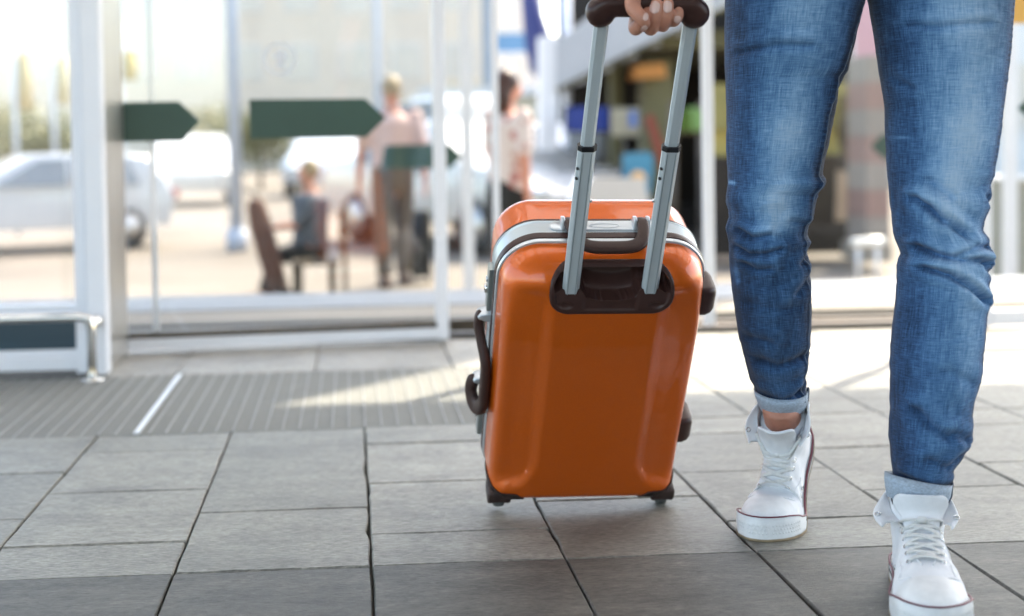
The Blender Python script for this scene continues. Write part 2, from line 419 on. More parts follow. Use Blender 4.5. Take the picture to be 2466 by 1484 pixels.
# fixed screen, left
scr = tag(empty('glazed_screen', (-1.9, 4.0, 0)), 'fixed glazed screen with white frame left of the sliding door', 'glass screen')
mx0, mx1 = xat(75.5, 3.99), xat(86.3, 3.99)
bx(scr, 'mullion', mx0, mx1, 3.985, 4.05, .002, HD, WHITE_AL)
bx(scr, 'mullion', -3.3, -3.24, 3.985, 4.05, .002, HD, WHITE_AL)
z1 = zat(40, 358, 3.99); z2 = zat(40, 351, 3.99)
bx(scr, 'bottom_rail', -3.24, mx0-.001, 3.99, 4.05, .012, z1, WHITE_AL)
bx(scr, 'glazing_bead', -3.24, mx0-.001, 4.0, 4.04, z1+.001, z2, WHITE_AL)
zq = zat(40, 310, 3.99)
bx(scr, 'transom', -3.24, mx0-.001, 4.0, 4.04, zq-.012, zq+.012, WHITE_AL)
bx(scr, 'lower_pane', -3.24, mx0-.001, 4.012, 4.026, z2+.0005, zq-.0125, M('dark_reflection_teal', (.035,.065,.085), rough=.12, spec=.6, var=.3, vs=2, stretch=(.3,1,4)), 0)  # glass pane, its dark reflection painted in as teal colour
bx(scr, 'glass_pane', -3.24, mx0-.001, 4.017, 4.023, zq+.013, HD, GLASS_REFL, 0)
bx(scr, 'rubber_seal', mx1+.0005, mx1+.0055, 3.992, 4.04, .002, HD, RUBBERBLK, 0)
# jamb with return
jb = tag(empty('door_jamb', (xat(96, 3.96), 4.1, 0)), 'white upright door jamb with brushed metal return beside the chrome rail', 'door jamb')
jx0 = mx1+.007; jx1 = xat(105.5, 3.95, 300)
bx(jb, 'front_post', jx0, jx1, 3.95, 4.02, .002, HD, WHITE_AL, .004)
jt = bx(jb, 'return_panel', jx1-.035, jx1-.005, 4.021, 4.36, .002, HD, GREY_AL)
# chrome guard rail
gr = tag(empty('guard_rail', (xat(90, 3.86), 3.86, 0)), 'chrome tube guard rail bent down to the floor in front of the glazed screen', 'guard rail')
rz = zat(60, 317.5, 3.86); rx = xat(90.5, 3.86)
path = [(-3.2,3.86,rz)]+arr([(rx-.06,3.86,rz),(rx-.012,3.86,rz-.004),(rx,3.86,rz-.03),(rx,3.86,rz-.08)])+[(rx,3.86,.003)]
MB().tube([Vector(p)-gr.location for p in path], .0125, 16).build('tube', CHROME, gr)
MB().tube([Vector((rx,3.86,.0005))-gr.location, Vector((rx,3.86,.006))-gr.location], .03, 24).build('floor_flange', CHROME, gr)
MB().tube([Vector((rx+.0,3.872,rz-.02))-gr.location, Vector((rx,3.985,rz-.02))-gr.location], .016, 16).build('wall_bracket', CHROME, gr)
# sliding door with the two long arrows (stands a little askew)
ang = R_(5.5)
dx0 = at(124.5, 352, 4.37); dl = Vector((cos(ang), sin(ang), 0))
door = tag(empty('glass_door', (dx0.x, 4.37, 0), Matrix.Rotation(ang, 3, 'Z')), 'large white framed glass door with two dark green arrows pointing right', 'glass door')
def ld(px_, py_):                          # pixel -> local (x, z) on the door's plane
    r = ray(px_, py_); n = Vector((-sin(ang), cos(ang), 0)); t = (Vector((dx0.x, 4.37, 0))-CAM_P).dot(n)/r.dot(n)
    p = CAM_P+r*t-Vector((dx0.x, 4.37, 0)); return p.dot(dl), p.z
def dbx(name, x0, x1, y0, y1, z0, z1, mat, bev=.002): return MB().box(((x0+x1)/2,(y0+y1)/2,(z0+z1)/2), (x1-x0,y1-y0,z1-z0), bev=bev).build(name, mat, door, smooth=False)
xr0, _ = ld(436, 300); xr1, _ = ld(447.5, 300); _, zr = ld(300, 332.5)
dbx('stile', xr0, xr1, -.02, .02, .008, HD-.02, WHITE_AL)
xl0, _ = ld(152.5, 300); xl1, _ = ld(158.5, 300)
dbx('bottom_rail', .002, xr0-.001, -.02, .02, .012, zr, WHITE_AL)
dbx('rubber_seal', .002, xr0-.001, -.012, .012, zr+.0005, zr+.018, DARKMETAL, 0)
dbx('glazing_bar', xl0, xl1, .012, .022, zr+.019, HD-.02, WHITE_AL)
dbx('glass_pane', .002, xr0-.001, -.004, .004, zr+.019, HD-.02, GLASS_REFL, 0)
def sticker(parent, pts, y, mat=ARROW):
    mb = MB(); n = len(pts)
    a = [(x, y, z) for x, z in pts]; b = [(x, y+.0012, z) for x, z in pts]
    mb.loft([b, a], cap=True); return mb.build('arrow_sticker', mat, parent, smooth=False)
def arrow_px(pts): return [ld(*p) for p in pts]
sticker(door, arrow_px([(100,102.8),(179,101.6),(200,121),(183,141),(100,142.5)]), -.0058)
sticker(door, arrow_px([(249,99.6),(365,98.6),(385.5,118),(366,137.3),(250,139)]), -.0058)
# second leaf, narrow pane between two white stiles
lf = tag(empty('glass_door', (xat(470, 4.62), 4.62, 0)), 'narrow glass door leaf standing open behind the white door edge', 'glass door')
a0, a1 = xat(449, 4.62), xat(501.0, 4.62)
bx(lf, 'stile', xat(494.5, 4.62), a1, 4.6, 4.64, .01, HD, WHITE_AL)
bx(lf, 'bottom_rail', a0, xat(494.5, 4.62)-.001, 4.6, 4.64, .012, .05, DARKMETAL)
bx(lf, 'glass_pane', a0, xat(494.5, 4.62)-.001, 4.616, 4.624, .051, HD, GLASS, 0)
# right leaf
rf = tag(empty('glass_door', (xat(705, 4.62), 4.62, 0)), 'glass door edge with slim white stile between suitcase handle and right trouser leg', 'glass door')
b0, b1 = xat(704.5, 4.62), xat(714, 4.62); b2 = xat(985, 4.62)
bx(rf, 'stile', b0, b1, 4.6, 4.64, .01, HD, WHITE_AL)
bx(rf, 'glass_pane', b1+.001, b2, 4.616, 4.624, .055, HD, GLASS, 0)
bx(rf, 'bottom_rail', b1+.001, b2, 4.6, 4.64, .03, .054, CREAM)
# far right door
fr = tag(empty('glass_door', (xat(1000, 4.42), 4.42, 0)), 'white framed glass door at the right edge with a yellow sticker', 'glass door')
c0 = xat(979, 4.42); c1 = 3.2
zr2 = zat(1000, 309.5, 4.42)
bx(fr, 'stile', c0, c0+.035, 4.4, 4.44, .008, HD, WHITE_AL)
bx(fr, 'bottom_rail', c0+.036, c1, 4.4, 4.44, .012, zr2, WHITE_AL)
bx(fr, 'glass_pane', c0+.036, c1, 4.416, 4.424, zr2+.001, HD, GLASS, 0)
xs, zs = at(1006, 23, 4.4), at(1040, 23, 4.4)
YST = M('yellow_vinyl', (.75,.42,.10), rough=.5)
bx(fr, 'sticker', at(1007,10,4.4).x, at(1030,10,4.4).x, 4.4135, 4.4152, zs.z, zs.z+.12, YST, .0005)
sy = 4.4135
tip = at(1019, 108, 4.4)
mbp = [(tip.x, tip.z), (tip.x+.075, tip.z+.066), (tip.x+.42, tip.z+.066), (tip.x+.42, tip.z-.066), (tip.x+.075, tip.z-.066)]
sticker(fr, [(x-fr.location.x, z) for x, z in mbp], sy-4.42)
# header over the doors
tag(MB().box((.2, 4.3, HD+.16), (8.2, .75, .3), bev=.005).build('door_header', WHITE_AL, smooth=False), 'white header beam over the glass doors', 'header')

# ================================================================== SUITCASE
def orange_mat():
    m, nt, b = nodes_of('orange_gloss_shell')
    tc = N(nt, 'ShaderNodeTexCoord')
    n1 = N(nt, 'ShaderNodeTexNoise', Scale=900.0, Detail=2.0); L(nt, tc.outputs['Object'], n1.inputs['Vector'])
    n2 = N(nt, 'ShaderNodeTexNoise', Scale=11.0, Detail=3.0); L(nt, tc.outputs['Object'], n2.inputs['Vector'])
    r = N(nt, 'ShaderNodeValToRGB'); e = r.color_ramp.elements; e[0].position, e[1].position = .3, .75
    e[0].color, e[1].color = (.65,.100,.003,1), (.76,.138,.005,1); L(nt, n1.outputs[0], r.inputs[0]); L(nt, r.outputs[0], b.inputs['Base Color'])
    b.inputs['Roughness'].default_value = .42; b.inputs['Metallic'].default_value = .3; b.inputs['Specular IOR Level'].default_value = .3
    b.inputs['Coat Weight'].default_value = .85; b.inputs['Coat Roughness'].default_value = .035; b.inputs['Coat IOR'].default_value = 1.5
    n3 = N(nt, 'ShaderNodeTexNoise', Scale=38.0, Detail=8.0, Roughness=.75); L(nt, tc.outputs['Object'], n3.inputs['Vector'])
    cr3 = N(nt, 'ShaderNodeMapRange'); cr3.inputs['From Min'].default_value = .45; cr3.inputs['From Max'].default_value = .75; cr3.inputs['To Min'].default_value = .025; cr3.inputs['To Max'].default_value = .22
    L(nt, n3.outputs[0], cr3.inputs[0]); L(nt, cr3.outputs[0], b.inputs['Coat Roughness'])
    bp = N(nt, 'ShaderNodeBump', Strength=.16, Distance=.004); L(nt, n2.outputs[0], bp.inputs['Height']); L(nt, bp.outputs[0], b.inputs['Coat Normal'])
    return m
ORANGE = orange_mat()
BROWN = M('brown_satin_plastic', (.050,.022,.018), spec=.35, rough=.36, var=.12, vs=30, bump=.05, bs=400)
BROWN_M = M('brown_matt_rubber', (.046,.022,.017), spec=.3, rough=.5, var=.12, vs=30, bump=.12, bs=500)
BROWN_D = M('scuffed_brown_plastic', (.042,.022,.018), rough=.55, var=.5, vs=45, bump=.5, bs=120)
SILVER = M('satin_silver', (.60,.65,.67), rough=.36, metal=.5, var=.04, vs=8)
SILVER_L = M('silver_paint', (.62,.66,.69), rough=.28, metal=.6, var=.03, vs=20)
TUBE_AL = M('anodised_tube', (.60,.665,.69), rough=.4, metal=.4, var=.07, vs=14, stretch=(6,6,.25))
TUBE_DK = M('tube_inner', (.36,.42,.46), rough=.36, metal=.75, var=.06, vs=14, stretch=(6,6,.25))
BLACKP = M('black_plastic', (.012,.012,.014), rough=.4)
WHEELM = M('grey_wheel_rubber', (.10,.105,.10), rough=.7, var=.35, vs=60)
SC_ROT = Matrix.Rotation(R_(.2), 3, 'Z') @ Matrix.Rotation(R_(30.8), 3, 'X') @ Matrix.Rotation(R_(1.3), 3, 'Y')
SC_LOC = Vector((.3843, 2.412, 0))
sc = tag(empty('suitcase', SC_LOC, SC_ROT), 'glossy orange hard shell suitcase tilted on its wheels with the handle pulled out', 'suitcase')
CX0, CZ0 = .002, .2745
HA, HB, RC = .166, .2495, .066
def rrect(a, b, r, n=20, rb=None):
    """outline of a rounded rectangle, 4*n points + dense sides, counter-clockwise, equal counts for any size"""
    lim = lambda k: max(min(k, a-.0005, b-.0005), .0004)
    rt, rb = lim(r), lim(r if rb is None else rb); out = []; R4 = (rt, rt, rb, rb)
    for q, (sx, sz) in enumerate(((1,1),(-1,1),(-1,-1),(1,-1))):
        r = R4[q]
        for k in range(n+1):
            t = pi/2*q+pi/2*k/n
            out.append((sx*(a-r)+r*cos(t), sz*(b-r)+r*sin(t)))
        nx = ((-1,1),(-1,-1),(1,-1),(1,1))[q]
        r2 = R4[(q+1) % 4]
        p = out[-1]; t2 = pi/2*(q+1); ex, ez = nx[0]*(a-r2)+r2*cos(t2), nx[1]*(b-r2)+r2*sin(t2)
        m = n*2
        for k in range(1, m): out.append((p[0]+(ex-p[0])*k/m, p[1]+(ez-p[1])*k/m))
    return out
def loc_of(p, y): return Vector((CX0+p[0], y, CZ0+p[1]))
FACE = -.028
PX, PZ, PA, PB, PR = .007, .475, .0985, .039, .033      # handle pocket: centre, half sizes, corner radius
def sd_rr(x, z, a, b, r):
    qx, qz = abs(x)-a+r, abs(z)-b+r
    return math.hypot(max(qx,0), max(qz,0))+min(max(qx,qz),0)-r
def chan(x, z):
    xr = abs(x-CX0)
    e = .0085*S(xr, .080, .102)+.20*max(0, xr-.098)
    k = -.016*S(xr, .085, .125)+.020*(1-S(xr, .085, .110))
    return e*S(z, .072+k, .100+k)*(1-S(z, .462, .486))
def fillet_r(p):
    top = S(p[1], .10, HB); return .042+.024*top-.023*S(-p[1], .17, HB)
def face_depth(x, z, s, R, R2=None):
    return FACE + (R-math.sqrt(max(R*R-(R-min(s,R))**2, 0)))
def shell_front():
    mb = MB(); rings = []
    y1 = .043
    base = rrect(HA, HB, RC)
    for y in (.0455, .043): rings.append([loc_of(p, y) for p in base])
    # side wall, slightly drafted, then fillet, then face
    prof_s = list(np.linspace(0, 1, 15))
    smax = HA-.001
    insets = [.0015, .003]
    def ring_at(s, y_of):
        pts = rrect(HA-s, HB-s, RC-s*.9)
        return [loc_of(p, y_of(p, s)) for p in pts]
    DR = .004                              # inset used up by the draft
    for t in (.35, .7, 1.0):
        s = DR*t
        rings.append([loc_of(p, y1-(y1-(FACE+fillet_r(q)))*t) for p, q in zip(rrect(HA-s, HB-s, RC-s*.9, rb=RC+(.034-RC)*t), base)])
    for a in np.linspace(0.08, 1, 14):
        ang = a*pi/2; pts = []
        for i, q in enumerate(base):
            R = fillet_r(q); s = DR+R*(1-cos(ang)); p = front_cache(s)[i]
            y = FACE+R*(1-sin(ang)); w = S(a, .3, 1.0)
            pts.append(loc_of(p, y+chan(CX0+p[0], CZ0+p[1])*w))
        rings.append(pts)
    for t in np.linspace(0.02, 1, 46):
        pts = []
        for i, q in enumerate(base):
            R = fillet_r(q); s0 = DR+R; s = s0+(HA-.0006-s0)*t; p = front_cache(s)[i]
            x, z = CX0+p[0], CZ0+p[1]
            y = FACE+chan(x, z)
            pts.append(loc_of(p, y))
        rings.append(pts)
    mb.loft(rings, cap=False)
    n = len(base); m = len(rings); mb.f.append(tuple((m-1)*n+j for j in range(n)))
    out = []
    for x, y, z in mb.v:                   # room for the pocket
        d = sd_rr(x-PX, z-PZ, PA-.007, PB-.007, PR-.006)
        if y < .03 and d < 0: y = max(y, .041)
        out.append((x, y, z))
    mb.v = out
    return mb
_rc = {}
def rrect_cache(s):
    k = round(float(s), 5)
    if k not in _rc: _rc[k] = rrect(HA-k, HB-k, max(RC-k*.9, .0015))
    return _rc[k]
_fc = {}
def front_cache(s):
    k = round(float(s), 5)
    if k not in _fc: _fc[k] = rrect(HA-k, HB-k, max(RC-k*.9, .0015), rb=max(.034-k*.5, .0015))
    return _fc[k]
front = shell_front().build('front_shell', ORANGE, sc)
_sb = bmesh.new(); _sb.from_mesh(front.data); shell_bvh = BVHTree.FromBMesh(_sb); _sb.free()
def rear_shell():
    mb = MB(); rings = []; y0, y1, R = .1035, .205, .052
    for y in (.1005, y0): rings.append([loc_of(p, y) for p in rrect(HA, HB, RC)])
    for t in (.5, 1.0): rings.append([loc_of(p, y0+(y1-R-y0)*t) for p in rrect(HA-.002*t, HB-.002*t, RC)])
    for a in np.linspace(.1, 1, 10):
        s = .002+R*(1-cos(a*pi/2)); rings.append([loc_of(p, y1-R+R*sin(a*pi/2)) for p in rrect_cache(s)])
    for t in np.linspace(.1, 1, 12):
        s = .002+R+(HA-.0006-.002-R)*t
        rings.append([loc_of(p, y1) for p in rrect_cache(s)])
    rings = [r[::-1] for r in rings]
    mb.loft(rings, cap=False); n = len(rings[0]); m = len(rings); mb.f.append(tuple((m-1)*n+j for j in range(n)))
    return mb
rear_shell().build('rear_shell', ORANGE, sc)
def band(name, prof, mat, inner=.01):
    """closed band round the case; prof = [(y, offset)]"""
    y0, y1 = prof[0][0], prof[-1][0]
    pr = [(y0, -inner)]+list(prof)+[(y1, -inner)]
    rings = [[loc_of(p, y) for p in rrect(HA+o, HB+o, RC+o)] for y, o in pr]
    mb = MB(); mb.loft(rings, loop=True); return sharp_angle(mb.build(name, mat, sc), 40)
band('silver_lip', [(.0415,.0005),(.042,.0024),(.0455,.0034),(.0495,.0026),(.050,.001)], SILVER_L)
band('brown_gasket', [(.0503,.001),(.051,.0036),(.058,.0046),(.0645,.0038),(.0652,.001)], BROWN)
ribs = [(.0655,.0005),(.0660,.0030),(.0685,.0034),(.0695,.0026)]
for k in range(9): y = .0705+k*.0027; ribs += [(y,.0019),(y+.0009,.0026),(y+.0017,.0026),(y+.0024,.0019)]
ribs += [(.0952,.0026),(.0960,.0036),(.0980,.0036),(.0984,.0008)]
band('silver_frame', ribs, SILVER)
band('brown_gasket', [(.0986,.0004),(.0990,.0034),(.1025,.0038),(.1040,.0030),(.1043,.0004)], BROWN)

# pocket of the pull handle
def pocket():
    mb = MB(); NR = 30; rings = []
    def surf(x, z):                       # depth of the shell's own surface here
        s = CZ0+HB-.004-z; R = .066
        return FACE+(R-math.sqrt(max(R*R-(R-min(max(s,0),R))**2, 0)))
    for i, t in enumerate(np.linspace(0, 1, NR)):
        a = PA-(PA-.012)*t; b = PB-(PB-.002)*t; r = PR*(1-t)+.0018*t
        pts = rrect(a, b, r, 12); ring = []
        for (x, z) in pts:
            X, Z = PX+x, PZ+z; d = -sd_rr(x, z, PA, PB, PR)
            y = surf(X, Z)-.0018*S(d, 0, .0025)
            # lower panel: shallow scoop; upper part: cavity
            inn = S(d, .0085, .0125)
            zz = .4745-.010*max(0, 1-(x/.066)**2)                # the lip sags in the middle
            for sx in (-1, 1):                                   # bosses round the rods
                zz = max(zz, .4775-.9*max(0, abs(X-(.005+sx*.0625))-.017)) if abs(X-(.005+sx*.0625)) < .021 else zz
            scoop = .006*S(Z, zz-.030, zz)
            cav = S(Z, zz, zz+.0035)
            y += inn*(scoop*(1-cav)+cav*.056)
            # two shallow dimples
            for sx in (-1, 1):
                q = math.hypot((x-sx*.073)/.014, (z+.022)/.008); y += .003*(1-S(q, .5, 1))
            ring.append(Vector((X, y, Z)))
        rings.append(ring)
    edge = [Vector((PX+x*1.0, surf(PX+x, PZ+z)+.006, PZ+z)) for x, z in rrect(PA, PB, PR, 12)]
    rings = [edge]+rings
    mb.loft(rings, cap=False); n = len(edge); m = len(rings); mb.f.append(tuple((m-1)*n+j for j in range(n)))
    return mb
# finer version of the pocket: regular grid clipped to the outline
def pocket_grid():
    mb = MB(); nx, nz = 120, 64
    idx = {}; base = rrect(PA, PB, PR, 12)
    def surf(z):
        s = CZ0+HB-.004-z; R = .066
        return FACE+(R-math.sqrt(max(R*R-(R-min(max(s,0),R))**2, 0)))
    vs = []; fs = []
    for i in range(nx+1):
        u = -1+2*i/nx
        for j in range(nz+1):
            v = -1+2*j/nz
            x = PA*u; hb = PB
            c = abs(x)-(PA-PR)
            if c > 0: hb = PB-PR+math.sqrt(max(PR*PR-c*c, 0))
            z = hb*v
            X, Z = PX+x, PZ+z; d = -sd_rr(x, z, PA, PB, PR)
            y = surf(Z)-.0022*S(d, 0, .0022)
            inn = S(d, .0065, .0105)
            zz = .4735-.013*max(0, 1-(x/.060)**2)
            for sx in (-1, 1):
                q = abs(X-(.005+sx*.0625)); 
                if q < .024: zz = max(zz, .4790-.0045*S(q, .014, .024)-(.013*max(0, 1-(x/.060)**2))*S(q,.016,.024))
            scoop = .0045*S(Z, zz-.034, zz-.004)
            cav = S(Z, zz, zz+.0016)
            y += inn*(scoop*(1-cav)+cav*(.030+.02*S(Z, zz, zz+.02)))
            for sx in (-1, 1):
                q = math.hypot((x-sx*.072)/.015, (z+.0225-.004*0)/.0075); y += .0028*(1-S(q, .35, 1))*inn
            vs.append((X, y, Z))
    w = nz+1
    for i in range(nx):
        for j in range(nz): fs.append((i*w+j, (i+1)*w+j, (i+1)*w+j+1, i*w+j+1))
    mb.add(vs, fs)
    # skirt
    ring = [i*w for i in range(nx+1)]+[nx*w+j for j in range(1, nz+1)]+[i*w+nz for i in range(nx-1, -1, -1)]+[j for j in range(nz-1, 0, -1)]
    o = len(mb.v)
    for k in ring: x, y, z = vs[k]; mb.v.append((x, y+.012, z))
    n = len(ring)
    for k in range(n): mb.f.append((ring[k], o+k, o+(k+1)%n, ring[(k+1)%n]))
    return mb
sharp_angle(pocket_grid().build('handle_housing', BROWN, sc), 50)

# telescopic rods
ROD_Y = -.016
def octo(w, d, c): return [(w/2-c,-d/2),(w/2,-d/2+c),(w/2,d/2-c),(w/2-c,d/2),(-w/2+c,d/2),(-w/2,d/2-c),(-w/2,-d/2+c),(-w/2+c,-d/2)]
def prism(name, sec, x, z0, z1, mat, parent, y=ROD_Y, n=1):
    rings = [[Vector((x+a, y+b, z)) for a, b in sec] for z in np.linspace(z0, z1, n+1)]
    return MB().loft(rings).build(name, mat, parent, smooth=False)
ZC, ZT = .730, .950
for sx in (-1, 1):
    x = .005+sx*.0625
    low = prism('lower_rod', octo(.0262,.0150,.0050), x, .455, ZC, TUBE_AL, sc)
    # shallow groove lines along the tube
    for gx in (-.006, .006): MB().box((x+gx, ROD_Y-.0076, (.455+ZC)/2-.002), (.0008, .0008, ZC-.46)).build('groove', TUBE_DK, low, smooth=False)
    prism('collar', octo(.0284,.0172,.0056), x, ZC-.0005, ZC+.0075, BLACKP, sc)
    prism('upper_rod', octo(.0206,.0118,.0042), x, ZC-.01, ZT, TUBE_AL if sx < 0 else TUBE_AL, sc)
    for k, zz in enumerate((.700, .683)):
        MB().tube([Vector((x-.0118, ROD_Y-.0056, zz)), Vector((x-.0122, ROD_Y-.006, zz))], .0026, 12).build('rod_hole', BLACKP, low)
    hx = x-sx*.0131
    MB().tube([Vector((hx, ROD_Y, .640)), Vector((hx-sx*.0034, ROD_Y, .640))], .0028, 12).build('push_button', CHROME, low)
# grip
def grip():
    mb = MB(); xl, xr = .005-.0625, .005+.0625
    zb = .958
    p = arr([(xl-.003,ROD_Y,.948),(xl-.0035,ROD_Y,.952),(xl+.002,ROD_Y,.9585),(xl+.016,ROD_Y,.960),(xl+.036,ROD_Y,zb+.002),(.005,ROD_Y,zb+.003),
             (xr-.036,ROD_Y,zb+.002),(xr-.016,ROD_Y,.960),(xr-.002,ROD_Y,.9585),(xr+.0035,ROD_Y,.952),(xr+.003,ROD_Y,.948)], n=8)
    n = len(p); rs = []
    for i in range(n):
        t = abs(i/(n-1)*2-1)
        a = .0158+.0048*S(t, .5, .9); b = .0155+.0022*S(t, .5, .9)
        rs.append((b, a))
    sec = []
    for k in range(20):
        t = 2*pi*k/20; c, s = cos(t), sin(t); q = (abs(c)**2.6+abs(s)**2.6)**(-1/2.6); sec.append((q*c, q*s))
    mb.tube(p, rs, sec=sec, ends='round', up=(0,1,0)); return mb
me = remeshed(grip(), .0016, smooth=10)
gripo = link('grip', me, BROWN, sc)
MB().tube([Vector((.005-.0625-.0225, ROD_Y, .950)), Vector((.005-.0625-.018, ROD_Y, .950))], .0025, 10).build('grip_screw', BLACKP, gripo)

# top carry handle
ZTOP = CZ0+HB+.003
def carry_handle(root_name, axis, c0, half, yb, out, fwd, wide):
    pass
plate = MB()
sec = rrect(.088, .0125, .0122, 8)
rings = [[Vector((.006+a, .081+b, z)) for a, b in sec] for z in (ZTOP-.002, ZTOP+.0022)]+[[Vector((.006+a*.985, .081+b*.9, ZTOP+.0034)) for a, b in sec]]
plate.loft(rings); pl = plate.build('handle_plate', SILVER_L, sc)
sharp_angle(pl, 40)
MB().tube([Vector((.006+.024*cos(t), .079+.0055*sin(t), ZTOP+.0037)) for t in np.linspace(0, 2*pi, 33)[:-1]], .0005, 6, closed=True).build('badge_ring', SILVER, pl)
for sx in (-1, 1):
    bm_ = MB()
    for off in (-.0105, .0105):
        xx = .006+sx*.058+off
        prof = [(.066,ZTOP+.002),(.066,ZTOP+.006),(.072,ZTOP+.019),(.079,ZTOP+.0215),(.086,ZTOP+.018),(.0905,ZTOP+.009),(.0925,ZTOP+.002)]
        bm_.loft([[Vector((xx-.0028, y, z)) for y, z in prof], [Vector((xx+.0028, y, z)) for y, z in prof]])
    b2 = link('pivot_bracket', modmesh(bm_, [('BEVEL', dict(width=.0012, segments=2, limit_method='ANGLE'))]), SILVER_L, pl)
hw_ = .058
hp = arr([(-hw_, .080, ZTOP+.012), (-hw_-.0005, .066, ZTOP+.0145), (-hw_+.004, .040, ZTOP+.013), (-hw_+.012, .022, ZTOP+.010), (-hw_+.028, .014, ZTOP+.008), (0, .0125, ZTOP+.0075),
          (hw_-.028, .014, ZTOP+.008), (hw_-.012, .022, ZTOP+.010), (hw_-.004, .040, ZTOP+.013), (hw_+.0005, .066, ZTOP+.0145), (hw_, .080, ZTOP+.012)], n=7)
hp = [Vector((p.x+.006, p.y, p.z)) for p in hp]
n = len(hp); rs = []
for i in range(n):
    t = abs(i/(n-1)*2-1); rs.append((.0062+.0006*(1-t), .0098+.0028*S(1-t, .3, .7)))
sec = [(.93*cos(2*pi*k/20)*(abs(cos(2*pi*k/20))**3+abs(sin(2*pi*k/20))**3)**(-1/3), .93*sin(2*pi*k/20)*(abs(cos(2*pi*k/20))**3+abs(sin(2*pi*k/20))**3)**(-1/3)) for k in range(20)]
MB().tube(hp, rs, sec=sec, ends='round', up=(0,0,1)).build('carry_handle', BROWN_M, sc)

# side handle (left side), its mounts, latches
XL = CX0-HA-.0045
def side_mount(z, up):
    mb = MB()
    prof = [(XL+.004, z-.008), (XL-.008, z-.007), (XL-.0185, z-.002), (XL-.0195, z+.003), (XL-.014, z+.007), (XL+.004, z+.010)]
    if not up: prof = [(x, 2*z-zz) for x, zz in prof][::-1]
    mb.loft([[Vector((x, .070, zz)) for x, zz in prof], [Vector((x, .094, zz)) for x, zz in prof]])
    return link('handle_mount', modmesh(mb, [('BEVEL', dict(width=.003, segments=3, limit_method='ANGLE'))]), SILVER_L, sc)
zu, zl = .352, .216
side_mount(zu, True); side_mount(zl, True)
hp = arr([(XL-.015, .082, zu-.004), (XL-.0165, .078, zu-.018), (XL-.0115, .062, zu-.042), (XL-.006, .044, zu-.066), (XL-.0045, .038, zu-.088), (XL-.0045, .037, zl-.004),
          (XL-.006, .041, zl-.026), (XL-.011, .055, zl-.041), (XL-.0175, .071, zl-.040), (XL-.021, .082, zl-.024), (XL-.0185,.083,zl-.006)], n=7)
n = len(hp); rs = []
for i in range(n):
    t = i/(n-1); rs.append((.0088, .0118+.003*S(t, .15, .35)*(1-S(t, .7, .9))))
MB().tube(hp, rs, sec=sec, ends='round', up=(1,0,0)).build('side_handle', BROWN_M, sc)
for z0, z1, kz in ((.368, .452, .407), (.098, .172, .140)):
    mb = MB(); mb.box((XL-.0012, .0805, (z0+z1)/2), (.011, .0235, z1-z0), bev=.003)
    lt = mb.build('latch_plate', M('latch_grey_metal', (.36,.395,.39), rough=.32, metal=.7, var=.05), sc)
    sharp_angle(lt, 30)
    MB().tube([Vector((XL-.0065, .0805, kz)), Vector((XL-.0105, .0805, kz))], [.0085, .0075], 20).build('lock_barrel', CHROME, lt)
    MB().tube([Vector((XL-.0065, .0805, kz+.019)), Vector((XL-.009, .0805, kz+.019))], .0055, 16).build('release_button', SILVER_L, lt)
    MB().box((XL-.0105, .0805, kz), (.001, .0012, .007)).build('key_slot', BLACKP, lt, smooth=False)
# feet on the right side
XR = CX0+HA
for z in (.4275, .152):
    mb = MB(); rings = []
    for k, (dx, a, b) in enumerate(((-.008,.030,.0265),(.004,.030,.0265),(.013,.027,.0245),(.0185,.022,.0215),(.020,.018,.018))):
        rings.append([Vector((XR+dx, .040+p[0]*1.1, z+p[1])) for p in rrect(a, b, .008, 5)])
    mb.loft([r[::-1] for r in rings]); sharp_angle(mb.build('side_foot', BROWN, sc), 30)
